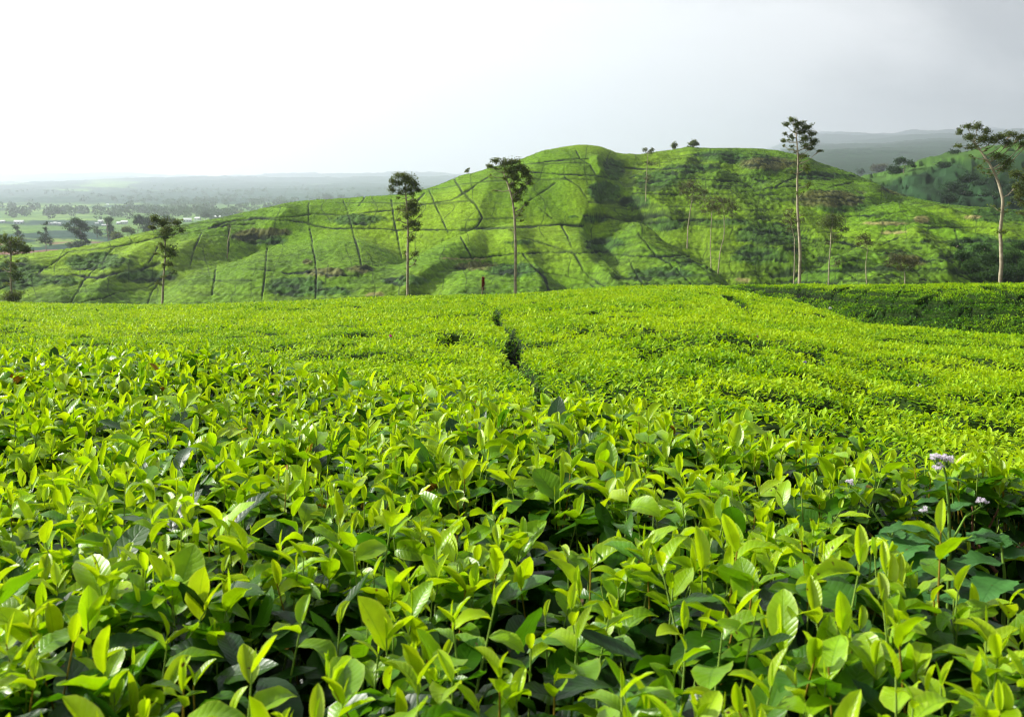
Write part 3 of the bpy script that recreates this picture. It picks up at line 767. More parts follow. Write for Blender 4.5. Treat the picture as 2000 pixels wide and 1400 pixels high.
# bushes in contour rows: rounded tops, shade of the sides painted dark where a row steps down
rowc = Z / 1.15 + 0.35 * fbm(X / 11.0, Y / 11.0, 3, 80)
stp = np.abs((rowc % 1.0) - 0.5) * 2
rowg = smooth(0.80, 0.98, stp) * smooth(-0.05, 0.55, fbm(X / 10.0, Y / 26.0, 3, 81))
rough = np.clip(scr[0] + scr[1] + 0.4 * smooth(0.05, 0.8, fbm(X / 40.0, Y / 60.0, 3, 82)) + 0.28 * smooth(450, 520, V) + (0.32 + 0.35 * smooth(-0.3, 0.5, fbm(X / 16.0, Y / 30.0, 3, 89))) * smooth(1140, 1240, U), 0, 1)  # last term paints shade into the right-hand face, with its rougher bushes
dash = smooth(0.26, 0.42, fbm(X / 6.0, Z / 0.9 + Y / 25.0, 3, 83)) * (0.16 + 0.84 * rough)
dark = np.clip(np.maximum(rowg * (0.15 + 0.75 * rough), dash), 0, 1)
f1, f2, cid = worley(X / 1.5, Y / 2.0, 84)
bump = (1 - f1) * 0.35 + 0.22 * fbm(X / 1.2, Y / 2.0, 2, 85)
far_fade = smooth(640, 460, Y)
Z2 = Z + (bump * (0.42 + 0.9 * rough) - 0.22 * dark - 0.30 * path) * smooth(150, 170, Y) * far_fade
tea = np.array([0.115, 0.230, 0.005]); tea2 = np.array([0.180, 0.300, 0.006]); old = np.array([0.036, 0.092, 0.007])
gap_shade_c = np.array([0.005, 0.014, 0.005]); brown = np.array([0.105, 0.080, 0.036]); tan = np.array([0.26, 0.22, 0.09]); scrub_shade_c = np.array([0.028, 0.075, 0.016])  # the scrub green also paints in the gully's shade
pa = smooth(-0.5, 0.6, fbm(X / 30.0, Y / 60.0, 3, 86))[..., None]
C = tea * (1 - pa) + tea2 * pa
cells = fbm(X / 55.0, Y / 80.0, 2, 87)[..., None]
C = C * (1 + 0.12 * cells)
r3 = (rough * 0.72)[..., None]; C = C * (1 - r3) + old * r3
for kd, cc, st in ((0, scrub_shade_c, 0.62), (1, brown, 0.64), (2, tan, 0.75)):
    m_ = (scr[kd] * st)[..., None]; C = C * (1 - m_) + cc * m_
vr_ = (0.50 + 0.60 * rough)[..., None]
C = C * (1 + vr_ * (0.45 * cid[..., None] - 0.22)) * (1 + vr_ * 0.30 * fbm(X / 0.8, Y / 1.2, 2, 88)[..., None]).clip(0.4, 1.8)
# thin plot lines between the beds, some overgrown
us_l = U / 47.0 + 0.28 * fbm(V / 40.0, U / 90.0, 2, 110)
pl1 = smooth(0.035, 0.012, np.abs(us_l % 1.0 - 0.5)) * smooth(-0.1, 0.15, fbm(np.floor(us_l) * 3.7, V / 38.0, 2, 111))
zl_ = Z / 6.5 + 0.22 * fbm(X / 30.0, Y / 60.0, 2, 112)
pl2 = smooth(0.075, 0.03, np.abs(zl_ % 1.0 - 0.5)) * smooth(-0.1, 0.2, fbm(X / 38.0, np.floor(zl_) * 5.3, 2, 113))
thin = np.maximum(pl1, pl2) * 0.62
path = np.maximum(path, thin)
m_ = np.clip(np.maximum(path, dark * 0.9), 0, 1)[..., None]; C = C * (1 - m_) + gap_shade_c * m_  # gaps and row sides painted near-black, for their shade and soil
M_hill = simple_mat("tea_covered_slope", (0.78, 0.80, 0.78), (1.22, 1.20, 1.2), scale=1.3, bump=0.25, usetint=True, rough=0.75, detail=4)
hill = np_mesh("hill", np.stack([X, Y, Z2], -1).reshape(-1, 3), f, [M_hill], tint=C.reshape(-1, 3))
tag(hill, kind="structure")

# leafy sprays of the bushes that clothe the hill
iu = RNG.integers(100, 1380, 520000); iy = RNG.integers(30, 545, 520000)
fu = RNG.random(len(iu)); fy_ = RNG.random(len(iu))
def pick(A):
    return A[iy, iu] * (1 - fu) * (1 - fy_) + A[iy, iu + 1] * fu * (1 - fy_) + A[iy + 1, iu] * (1 - fu) * fy_ + A[iy + 1, iu + 1] * fu * fy_
gxx, gyy, gzz = pick(X), pick(Y), pick(Z2)
gp = pick(path); gd = pick(dark); vv_ = HOR - gzz / gyy * FPX
k_ = (RNG.random(len(iu)) > gp * 1.6) & (RNG.random(len(iu)) > 0.95 * gd) & (gyy > 168) & (RNG.random(len(iu)) < np.clip(gyy / 330.0, 0.3, 1.0)) & (RNG.random(len(iu)) > 0.6 * pick(scr[2]))
ccx = C[iy, iu][k_]; p_ = np.stack([gxx, gyy, gzz + 0.02], -1)[k_]; n = len(p_)
s_ = RNG.uniform(0.20, 0.44, n) * np.clip(p_[:, 1] / 330.0, 0.7, 1.2)
az = RNG.uniform(0, 2 * np.pi, n); el = RNG.normal(0.30, 0.35, n)
v, f, luv, m = leaves(p_, rot_dirs(az, el), rot_dirs(az, el + np.pi / 2) + RNG.normal(0, 0.3, (n, 3)), s_, s_ * RNG.uniform(.45, .7, n), 2, 1, RNG.normal(0.6, 0.3, n), np.zeros(n))
mb = MB(); mb.add(v, f, np.repeat(ccx * RNG.uniform(0.85, 1.2, n)[:, None], m, 0), luv)
tag(mb.build("tea_bush", M_leaf_far), "clipped tea bushes covering the big hill, split by dark picking paths", "tea bushes", kind="stuff")
print("hill sprays", n)

def on_hill(u, v, lo=170.0, hi=460.0, back=False):
    Ys = np.arange(lo, hi, 0.5)
    z = hill_z(np.full_like(Ys, float(u)), Ys)
    rows = HOR - z / Ys * FPX
    if back:
        k = int(np.argmin(rows))
    else:
        k = int(np.argmax(rows <= v)) if (rows <= v).any() else int(np.argmin(rows))
    return Ys[k], z[k]

# ------------------------------------------------------------------ valley and mountains behind
c_left = [(470, 508), (600, 492), (900, 464), (1400, 440), (2100, 420), (3000, 402), (4300, 385), (6200, 368), (9000, 356), (16000, 344)]
c_right = [(470, 480), (600, 425), (760, 392), (900, 374), (1300, 353), (1800, 337), (2500, 320), (3500, 304), (5000, 290), (7500, 278), (16000, 263)]
_l, _r = curve([(math.log(a), b) for a, b in c_left]), curve([(math.log(a), b) for a, b in c_right])
fl_ = lambda Y: _l(np.log(Y)); fr_ = lambda Y: _r(np.log(Y))
c_hr = curve([(1500, 470), (1560, 430), (1620, 388), (1690, 354), (1730, 346), (1786, 327), (1829, 314), (1871, 305), (1900, 301), (2000, 286), (2300, 255), (2700, 260)])
def far_z(u, Y):
    w = smooth(950, 1450, u)
    row = fl_(Y) * (1 - w) + fr_(Y) * w
    X = (u - 1000) / FPX * Y
    row = row + smooth(2500, 9000, Y) * (6.5 * fbm(X / 1400.0, Y / 2500.0, 4, 90) + 44 * smooth(1600, 1440, u) * w) - smooth(3000, 7000, Y) * w * (0.05 * np.clip(u - 1650, 0, 200) - 4)
    row = row + smooth(700, 1500, Y) * (2.5 + 4.5 * w) * fbm(X / (160.0 + 340 * w), Y / (260.0 + 700 * w), 3, 91)
    z = (HOR - row) / FPX * Y
    zl = layer(u, Y, 650.0, c_hr(u), 455.0, -5.0, 1.0, 0.30)
    m = np.maximum(z, zl)
    return np.where(u > 1450, np.maximum(zl, z), z)
us = np.linspace(-400, 2400, 900); Ys = np.geomspace(455, 16000, 560)
U, Y, f = polar_grid(us, Ys)
X = (U - 1000) / FPX * Y
Z = far_z(U, Y)
wood = smooth(0.02, 0.30, fbm(X / (Y * 0.10), Y / (Y * 0.05 + 60), 4, 95) + 0.95 * smooth(2400, 5000, Y) - 0.06)
light_f = smooth(-0.3, 0.5, fbm(X / 130, Y / 130, 3, 96))[..., None]
C = np.array([0.085, 0.18, 0.03]) * (1 - light_f) + np.array([0.16, 0.27, 0.05]) * light_f
wd_ = wood[..., None]
C = C * (1 - wd_) + np.array([0.020, 0.062, 0.040]) * wd_
soil_p = (smooth(0.35, 0.45, fbm(X / 60, Y / 60, 2, 97)) * smooth(900, 700, Y))[..., None] * (U < 900)[..., None]
C = C * (1 - soil_p) + np.array([0.22, 0.13, 0.09]) * soil_p
Z = Z + wood * 9.0 * (0.5 + 0.5 * fbm(X / 30, Y / 30, 2, 98)) * smooth(1200, 2500, Y) + 0.8 * fbm(X / 6, Y / 6, 2, 99) + 2.2 * (fbm(X / 9, Y / 16, 3, 46) > 0.1) * smooth(1500, 1620, U) * smooth(1200, 700, Y) * smooth(470, 520, Y)
rightm = smooth(1400, 1600, U)[..., None]
dk = np.array([0.014, 0.038, 0.013]) * (0.5 + 1.3 * (0.5 + 0.5 * fbm(X / 7, Y / 14, 4, 45)[..., None]).clip(0, 1))
hs = ((smooth(0.0, 0.5, fbm(X / 50, Y / 60, 3, 44)) * 0.25 + 0.9 * smooth(17, 4, HOR - Z / Y * FPX - c_hr(U))) * (Y < 800))[..., None].clip(0, 1)
C = C * (1 - rightm) + rightm * (dk * (1 - hs) + np.array([0.055, 0.120, 0.018]) * hs)
far = np_mesh("mountains", np.stack([X, Y, Z], -1).reshape(-1, 3), f, [simple_mat("valley_cover", (0.8, 0.8, 0.8), (1.2, 1.2, 1.2), scale=0.04, usetint=True, rough=0.9)], tint=C.reshape(-1, 3))
tag(far, kind="structure")
sheet = MB()
sheet.add([(-10700, -250, -75), (10700, -250, -75), (10700, 16100, -75), (-10700, 16100, -75)], np.array([[0, 1, 2, 3]]), (0.3, 0.5, 0.3))
tag(sheet.build("ground", M_soil), kind="structure")

# the air
bpy_h = MB()
hv = [(sx, sy, sz) for sz in (-77, 1990) for sx, sy in ((-10800, -280), (10800, -280), (10800, 16200), (-10800, 16200))]
bpy_h.add(hv, np.array([[3, 2, 1, 0], [4, 5, 6, 7], [0, 1, 5, 4], [1, 2, 6, 5], [2, 3, 7, 6], [3, 0, 4, 7]]))
mh = bpy.data.materials.new("misty_air"); mh.use_nodes = True
t = mh.node_tree; t.nodes.clear()
oo = t.nodes.new("ShaderNodeOutputMaterial"); pv = t.nodes.new("ShaderNodeVolumePrincipled")
pv.inputs['Color'].default_value = (0.80, 0.87, 0.985, 1); pv.inputs['Density'].default_value = 0.000125; pv.inputs['Anisotropy'].default_value = 0.55
t.links.new(pv.outputs[0], oo.inputs['Volume'])
hz = bpy_h.build("haze", mh, smooth_=False)
tag(hz, "thin bluish mist filling the valley and paling the mountains", "haze", kind="stuff")

# ------------------------------------------------------------------ trees
def crown_cloud(mb, centre, rad, n, size, col, flat=0.6, shell=0.45):
    """leaf sprays spread through an uneven ellipsoid made of smaller tufts"""
    c = np.array(centre, float); r = np.array(rad, float)
    nt_ = max(3, int(n / 26))
    d = RNG.normal(0, 1, (nt_, 3)); d /= np.linalg.norm(d, axis=1)[:, None]
    tc_ = c + d * r * (RNG.random((nt_, 1)) ** shell) * 0.88
    tr = 0.42 * np.mean(r) * RNG.uniform(0.6, 1.4, nt_)
    k = RNG.integers(0, nt_, n)
    q = RNG.normal(0, 1, (n, 3)) * np.array([1, 1, flat]) * 0.55
    p = tc_[k] + q * tr[k][:, None] * 1.15
    az = RNG.uniform(0, 2 * np.pi, n); el = RNG.normal(0.1, 0.5, n)
    s = size * RNG.uniform(0.6, 1.4, n)
    shade = RNG.uniform(0.6, 1.35, nt_)[k] * RNG.uniform(0.8, 1.2, n)
    v, f, luv, m = leaves(p, rot_dirs(az, el), RNG.normal(0, 0.6, (n, 3)) + np.array([0, 0, 1.0]), s, s * RNG.uniform(0.35, 0.6, n), 2, 1, RNG.normal(0.3, 0.3, n), np.zeros(n))
    mb.add(v, f, np.repeat(np.array(col)[None] * shade[:, None], m, 0), luv)
    return tc_

G_DARK = (0.105, 0.145, 0.042); G_OLIVE = (0.13, 0.185, 0.04); G_MID = (0.080, 0.135, 0.035); G_BROWN = (0.085, 0.090, 0.035); G_BLUE = (0.035, 0.080, 0.030)
def tree(name, label, cat, Y, trunk, clumps, w0=9.0, w1=3.0, dens=1.0, leaf=3.2, group="trees on the plantation", root=None, bark=None, limbs=True, lumpy=0.75):
    """trunk: points (u, v) from the foot up; clumps: (u, v, ru, rv, colour, density); all of it stands at distance Y"""
    px = Y / FPX
    foot = P(trunk[0][0], trunk[0][1], Y)
    zf = root if root is not None else foot[2]
    o = bpy.data.objects.new(name, None); link(o); o.location = (foot[0], foot[1], zf)
    tag(o, label, cat, group)
    org = np.array([foot[0], foot[1], zf])
    dy = lambda s: RNG.normal(0, s) * px
    pl = [np.array(P(u, v, Y)) for u, v in trunk]
    pl = [np.array([foot[0], foot[1], zf - 0.4])] + pl if zf < foot[2] - 0.05 else [pl[0] - np.array([0, 0, 0.4])] + pl
    for i in range(2, len(pl)): pl[i] = pl[i] + np.array([0, dy(6), 0])
    # resample smoothly
    pp = np.array(pl); tt = np.linspace(0, len(pp) - 1, len(pp) * 5)
    sm = np.stack([np.interp(tt, np.arange(len(pp)), pp[:, k]) for k in range(3)], -1)
    for _ in range(3): sm[1:-1] = 0.25 * sm[:-2] + 0.5 * sm[1:-1] + 0.25 * sm[2:]
    L_ = np.linspace(0, 1, len(sm))
    rad = (w0 * (1 - L_) + w1 * L_) * 0.41 * px
    rad[:2] *= 1.25
    if name == 'tall_tree':
        clumps = list(clumps)
        for _ in range(11):
            j = int(RNG.integers(int(len(sm) * .45), len(sm)))
            uu = 1000 + sm[j, 0] / Y * FPX; vv_ = HOR - sm[j, 2] / Y * FPX
            clumps.append((uu + RNG.normal(0, 11), vv_ + RNG.normal(0, 5), RNG.uniform(3, 8), RNG.uniform(2, 5), G_OLIVE, RNG.uniform(.25, .6)))
    tm = MB()
    jit = RNG.normal(0, 0.06, (len(sm), 3)) * rad[:, None]; jit[:, 2] = 0
    v, f = tube(sm + jit - org, rad, 9); tm.add(v, f)
    cm = MB()
    for (u, v_, ru, rv, col, dn) in clumps:
        c = np.array(P(u, v_, Y)) + np.array([0, RNG.uniform(-0.8, 0.8) * ru * px, 0])
        r = np.array([ru * 1.22, ru, rv * 1.3]) * px
        area = ru * rv
        nn = int(area * 3.3 * dn * dens * (4.5 / leaf) ** 2) + 14
        tc_ = crown_cloud(cm, c - org, r, nn, leaf * px, col, shell=lumpy)
        if limbs:
            below = [i for i in range(len(sm)) if sm[i, 2] < c[2] - 0.15 * rv * px] or [0]
            j = min(below, key=lambda i: np.linalg.norm(sm[i] - c) + 0.4 * abs(c[2] - sm[i, 2] - 0.8 * np.hypot(*(sm[i, :2] - c[:2]))))
            a = sm[j]; mid_ = (a + c) / 2 + np.array([0, 0, -0.10 * np.linalg.norm(c - a)])
            if np.linalg.norm(c - a) > 0.6 * px:
                r0 = min(rad[j] * 0.6, 1.3 * px)
                v, f = tube(np.array([a, mid_, c]) - org, [r0, r0 * 0.7, r0 * 0.3], 5); tm.add(v, f)
                for e in tc_[:min(len(tc_), 7)]:
                    b0 = c - org
                    v, f = tube(np.array([b0 * 0.5 + (mid_ - org) * 0.5, (b0 + e) / 2 + np.array([0, 0, -0.3 * px]), e]), [r0 * 0.4, r0 * 0.3, r0 * 0.12], 4); tm.add(v, f)
    t_ = tm.build("trunk", bark or M_bark, o)
    cm.build("crown", M_tree_leaf, o)
    return o

D, O, M_, B, BL = G_DARK, G_OLIVE, G_MID, G_BROWN, G_BLUE
M_bark_dark = simple_mat("grey_bark", (0.12, 0.10, 0.075), (0.26, 0.22, 0.17), scale=1.2, bump=0.03)
def below_edge(u, Y): return float(-field_h(np.array([float(u)]), np.array([float(Y)]))[0]) - 0.75

tree("tall_tree", "tall tree cut by the frame's edge, loose yellowish crown over a dark shrubby foot", "tree", 106, [(23, 592), (21, 540), (22, 490), (20, 470)],
     [(8,468,14,12,O,.8),(24,470,14,12,O,.8),(38,482,14,10,D,1),(52,488,10,9,D,1),(14,488,18,7,O,.7),(-12,480,12,12,O,.7),(32,540,11,16,M_,.7),(27,520,8,14,O,.4),(30,578,16,11,D,1.6),(18,583,9,7,D,1.4)], 6, 3, root=below_edge(23,106))
tree("tall_tree", "slim bare-stemmed tree with ragged dark crown, standing before the hill's low valley end", "tree", 110, [(317, 599), (318, 550), (321, 490), (320, 445)],
     [(301,428,9,9,D,1.2),(296,444,8,6,D,1.1),(318,436,14,10,D,1.3),(330,450,14,9,D,1.2),(349,436,9,9,D,1),(354,450,7,6,D,.9),(322,462,10,8,M_,.9),(333,488,15,10,M_,.9),(336,498,12,8,M_,.8),(316,480,8,8,O,.6),(330,515,10,10,O,.5),(337,532,8,5,M_,.5)], 7, 3, root=below_edge(317,110))
tree("tall_tree", "tall pale-stemmed tree with domed crown and two round tufts stacked below it", "tree", 107, [(796, 584), (797, 500), (797, 440), (794, 400), (791, 360)],
     [(781,343,14,6,D,1.2),(796,350,15,9,D,1.3),(809,360,13,9,D,1.3),(816,370,8,6,D,1.1),(768,354,9,8,D,1),(764,371,8,7,D,.9),(782,360,11,8,D,.7),(779,377,9,5,D,.7),(797,372,13,8,D,.8),(805,378,10,4,D,.6),
      (806,399,13,8,D,1.3),(793,409,13,7,D,1.2),(809,412,11,7,D,1.3),(799,419,15,4,D,.9),(809,437,13,8,D,1.2),(798,443,12,4,D,.8),(812,449,8,4,D,.8),(806,462,8,8,O,.35),(810,497,11,9,O,.5),(792,496,7,8,O,.35),(812,512,8,7,O,.25)], 7.5, 3, root=below_edge(796,107))
tree("tall_tree", "leaning pale-stemmed tree whose flat dark crown spreads over the hill's left shoulder beside the red shrub".replace("hill's left shoulder", "hill's skyline"), "tree", 104, [(1006, 579), (1007, 500), (1006, 430), (1001, 390), (992, 360), (984, 338)],
     [(966,315,12,5,D,1.1),(958,325,8,5,D,.9),(972,330,8,3,D,.7),(986,319,15,7,D,1.2),(1004,317,12,6,D,1.2),(1015,328,14,8,D,1.3),(1026,340,12,9,D,1.3),(1035,353,7,9,D,1),(998,335,14,9,D,1.2),(1008,348,14,8,D,1.1),(1000,362,10,7,D,.9),(1012,375,12,10,D,1.1),(1009,388,10,7,D,1.1),(1022,365,9,8,D,.9),(1027,398,8,4,D,.8),(1020,412,4,6,O,.4),(1020,430,4,6,O,.3),(985,352,7,5,O,.5)], 8.5, 3, root=below_edge(1006,104))
tree("tall_tree", "tallest tree, straight pale pole of a trunk with layered wedge crown high above the ridge", "tree", 92, [(1561, 560), (1564, 490), (1560, 420), (1559, 360), (1557, 310), (1554, 262)],
     [(1547,234,10,4,D,1.3),(1536,243,9,3.5,D,1.2),(1561,241,13,5,D,1.3),(1577,248,11,6,D,1.3),(1533,261,6,3,D,1),(1530,274,6,4,D,1.1),(1544,268,8,3,D,1.1),(1566,258,12,6,D,1.2),(1584,262,9,6,D,1.2),(1571,271,12,6,D,1.2),(1589,277,9,7,D,1.2),(1576,284,12,5,D,1.2),(1582,291,8,3,D,1),(1598,296,7,2,D,1),(1553,297,5,1.6,D,.8),(1571,305,12,5,O,.9),(1576,327,10,9,O,.35),(1577,360,8,12,O,.3),(1555,250,8,5,D,.8),(1530,285,3,1.5,D,1)], 9, 3, root=below_edge(1561,92))
tree("tall_tree", "crooked pale tree bending under a wide flat-topped crown, beside dark hillside bushes", "tree", 84, [(1953, 558), (1954, 510), (1957, 450), (1956, 395), (1949, 350), (1935, 325), (1921, 305), (1908, 276)],
     [(1886,247,12,5,D,1.2),(1874,257,7,6,D,1.1),(1914,247,15,5.5,D,1.2),(1926,255,8,7,D,1.1),(1888,268,13,7,D,1.2),(1873,285,9,4,D,1),(1897,288,13,5,D,1.1),(1918,272,16,8,D,1.2),(1938,274,13,7,D,1.1),(1955,267,13,6,D,1.1),(1977,262,14,5,D,1.2),(1991,269,12,6,D,1.2),(1968,281,15,6,D,1.1),(1998,282,10,7,D,1.1),(2012,276,12,7,D,1),
      (1945,306,13,8,D,.9),(1966,316,13,9,D,1),(1958,330,10,6,D,.8),(1913,326,7,5,O,.5),(1935,342,6,3,O,.4),(1956,452,13,4,O,.6)], 10.5, 4, root=below_edge(1953,84))
tree("tall_tree", "tree mostly outside the frame, only its dark drooping side branches showing", "tree", 90, [(2022, 556), (2020, 450), (2018, 380), (2010, 340)],
     [(1990,340,15,7,D,1),(2008,350,15,10,D,1.1),(1992,362,12,6,D,.9),(2000,376,16,9,D,1),(1988,388,9,7,D,.7),(2006,398,14,10,D,.9),(2020,330,18,10,D,1),(1996,415,8,6,O,.4)], 9, 4, root=below_edge(2022,90))

# trees on the slope of the hill
def slope_tree(label, u, v, trunk, clumps, w=4, col=B, dens=0.7, lo=170, hi=460, leaf=3.2, **k):
    Y, z = on_hill(u, v, lo, hi)
    return tree("slender_tree", label, "tree", Y, trunk, clumps, w, w * 0.5, dens, leaf, group="trees standing on the tea hill", root=z - 0.3, **k)
slope_tree("thin grey-stemmed tree with faint flat crown poking just above the saddle of the ridge", 1261, 397, [(1261, 397), (1263, 350), (1265, 300)], [(1260,291,8,4,D,1),(1275,293,7,4,D,1),(1268,297,8,3,D,.6),(1272,318,10,8,B,.4),(1266,345,12,10,B,.3)], 2.6)
slope_tree("pale-stemmed tree with feathery brownish crown above the dark winding bank", 1342, 486, [(1342, 486), (1345, 440), (1350, 395), (1352, 375)], [(1345,362,20,8,B,.6),(1362,372,16,8,B,.7),(1338,378,14,8,B,.5),(1356,388,18,8,B,.5),(1380,378,12,7,B,.6),(1330,368,8,6,B,.5)], 3.8)
slope_tree("first of two close thin stems under a hazy brown crown, nearer the summit side", 1389, 528, [(1389, 528), (1389, 480), (1391, 430), (1393, 395)], [(1385,392,16,9,B,.5),(1396,405,18,10,B,.6),(1380,410,12,8,B,.4)], 2.8)
slope_tree("second of two close thin stems, kinked low down, with wider brown crown", 1402, 536, [(1402, 536), (1408, 490), (1413, 460), (1414, 410)], [(1412,392,18,9,B,.6),(1424,406,16,10,B,.7),(1404,414,14,8,B,.5),(1430,420,7,6,B,.5)], 3.2)
slope_tree("faint thin-stemmed tree directly behind the tallest tree's trunk", 1550, 562, [(1550, 562), (1552, 510), (1552, 465)], [(1540,418,14,8,B,.8),(1545,432,16,9,B,.8),(1565,430,10,8,D,.7),(1548,448,12,8,B,.5)], 3.8)
slope_tree("short grey-stemmed tree with dark flat layered crown on the lower slope", 1618, 560, [(1618, 560), (1619, 520), (1619, 487), (1622, 450)], [(1626,428,22,8,D,1.5),(1632,438,22,7,D,1.4),(1612,436,14,7,D,1.1),(1648,448,10,4,D,1.2),(1634,462,12,7,D,1.0),(1622,474,9,5,B,.6),(1636,515,9,10,B,.5)], 4.2)
slope_tree("needle-thin bare stem with sparse brown crown between the grey-stemmed and low brown trees", 1693, 560, [(1693, 560), (1692, 520), (1693, 490)], [(1686,464,16,7,B,.7),(1696,474,14,8,B,.7),(1676,476,10,7,B,.5)], 3)
slope_tree("low spreading brown-crowned tree on a short pale stem above the dark bank", 1767, 558, [(1767, 558), (1768, 535), (1764, 515)], [(1750,502,20,8,B,1),(1768,510,26,9,B,1),(1790,518,14,6,B,.8),(1742,514,12,7,B,.8),(1762,524,18,6,B,.7)], 3.6)
slope_tree("bare dark pole with a wisp of leaves on the hill's shady lower flank", 444, 506, [(444, 506), (446, 475), (449, 446)], [(449,442,5,3,D,.6),(447,468,3,6,D,.3)], 2.6)
def skyline_tree(label, u, trunk_h, clumps, w=3, **k):
    Y, z = on_hill(u, 0, 300, 458, back=True)
    v0 = HOR - z / Y * FPX
    return tree("small_tree", label, "tree", Y, [(u, v0), (u, v0 - trunk_h)], [(a, v0 - b, c, d, e, f_) for a, b, c, d, e, f_ in clumps], w, w * .5, 1.0, 2.4, group="small trees on the skyline", root=z - 0.3, **k)
skyline_tree("narrow upright dark tree alone on the ridge", 1317, 8, [(1318,9,4.5,5,D,2),(1317,5,4,3,D,1.5),(1319,12,3.5,3,D,1.6)])
skyline_tree("round-headed dark tree on the ridge with a dark bush at its foot", 1355, 7, [(1355,9,8,5,D,2),(1349,7,4,4,D,1.5),(1361,6,4,3,D,1.5),(1356,12,5,3,D,1.6),(1345,1,3,2,D,1.6)])
skyline_tree("tiny flat-topped tree on the descending skyline between two tall trees", 912, 7, [(912,8,5,2.4,D,1.8),(915,11,3,2,D,1.4),(909,6,2,1.5,D,1)], 1.6)
Y_, z_ = on_hill(288, 0, 200, 380, back=True)

# shrubs on the dark hillside near the crooked tree
shr = [(1880,500,16,9),(1900,520,16,12),(1918,486,14,9),(1935,508,18,14),(1960,530,20,14),(1984,505,20,16),(1985,540,18,12),(1905,545,16,8),(1925,540,14,8),(1995,480,14,10),(1865,480,12,6),(1890,470,10,6),(1940,540,14,9),(2010,525,16,18)]
for i, (u, v, ru, rv) in enumerate(shr):
    Y, z = on_hill(u, v + rv, 170, 320)
    tree("hillside_shrub", "dark green rounded shrub in the thicket behind the crooked tree", "shrub", Y, [(u, v + rv), (u, v)], [(u,v,ru,rv,(0.032,0.085,0.018),1.5),(u-ru*.4,v-rv*.4,ru*.6,rv*.6,(0.05,0.12,0.02),1.2),(u+ru*.5,v+rv*.2,ru*.5,rv*.6,(0.03,0.08,0.018),1.2)], 3, 2, 1.2, 3.4, group="shrubs of the dark thicket", root=z - 0.3, bark=M_bark_dark, limbs=False)

# trees beyond the hill
def find_far(u, v, lo=460, hi=5000):
    Ys = np.geomspace(lo, hi, 1500)
    z = far_z(np.full_like(Ys, float(u)), Ys)
    rows = HOR - z / Ys * FPX
    k = int(np.argmax(rows <= v)) if (rows <= v).any() else len(Ys) - 1
    return Ys[k], z[k]
def far_tree(label, u, v, trunk, clumps, w=3, leaf=2.6, lo=460, hi=5000, cat="tree", group="trees in the valley"):
    Y, z = find_far(u, v, lo, hi)
    return tree("valley_tree", label, cat, Y, [(u, v)] + trunk, clumps, w, w * .5, 1.0, leaf, group=group, root=z - 0.5, bark=M_bark_dark)
far_tree("big spreading dark tree in the valley with stepped leaning crown", 163, 490, [(163, 470), (156, 450), (152, 440)], [(152,432,12,6,BL,1.6),(162,440,11,8,BL,1.6),(168,447,8,5,BL,1.2),(131,441,8,4,BL,1.4),(141,447,9,4,BL,1.2),(150,453,10,6,BL,1.5),(160,463,9,6,BL,1.5),(167,471,7,6,BL,1.3)], 4)
far_tree("low bushy tree below the big spreading valley tree", 149, 490, [(149, 482)], [(149,477,13,7,BL,1.6),(158,479,10,4,BL,1.4),(139,480,7,4,BL,1.2)], 3)
far_tree("slim valley tree with small head and hanging lower foliage, right of two white houses".replace("right of","beside"), 213, 470, [(212, 450), (211, 434)], [(207,429,6,4,BL,1.2),(215,430,8,5,BL,1.4),(212,438,5,5,BL,1),(216,447,7,9,BL,1.4),(218,460,6,7,BL,1.2),(210,458,8,8,BL,.4)], 3)
far_tree("small ball-headed tree on the hill's brow with short stem", 230, 481, [(230, 472)], [(229,461,10,8,D,1.8),(224,463,5,6,D,1.3),(235,465,5,6,D,1.4)], 2.2)
far_tree("twin-headed tree on the brow with thin forked stem", 249, 478, [(249, 465), (250, 457)], [(246,448,9,6,D,1.7),(258,453,6,5.5,D,1.5),(240,450,4,4,D,1.2)], 2.2)
far_tree("upright oval tree on the brow behind the slim bare-stemmed tree", 272, 470, [(271, 450), (271, 436)], [(270,427,9,8,BL,1.6),(277,432,7,8,BL,1.3),(266,435,6,5,BL,1.2)], 2.4)
far_tree("full dark tree standing against the slim bare-stemmed tree", 290, 466, [(290, 455)], [(289,432,10,11,BL,1.6),(286,446,10,9,BL,1.5),(297,440,9,12,BL,1.4),(325,428,10,7,BL,1.2),(338,434,8,7,BL,1.2)], 2.4)
far_tree("pale feathery valley tree with pyramid skirt and thin top", 90, 492, [(89, 465), (89, 440)], [(90,438,6,4,BL,.9),(89,448,4,6,BL,.8),(90,460,8,6,BL,1.2),(88,470,10,7,BL,1.1),(99,472,5,8,BL,1),(82,473,5,7,BL,.8),(76,455,4,5,BL,.7)], 2.2)
far_tree("thin pale valley tree behind the tree at the frame's edge", 37, 482, [(36, 460)], [(35,444,8,5,BL,1),(38,455,7,7,BL,1.1),(42,468,5,8,BL,1)], 2.4)
far_tree("misty valley tree with see-through crown below the white houses", 190, 466, [(190, 450)], [(186,446,8,5,BL,.8),(193,452,7,5,BL,.8),(195,458,5,4,BL,.7)], 2)
far_tree("rounded dark tree by the white roofs above the hill's brow", 402, 434, [(402, 426)], [(402,418,9,6,BL,1.8),(397,420,5,4,BL,1.4),(407,421,4,4,BL,1.4)], 2)
far_tree("wispy leafless-looking tree on the brow past the white roofs", 466, 424, [(466, 416)], [(462,412,7,3,O,.7),(470,414,6,4,O,.7)], 1.5)
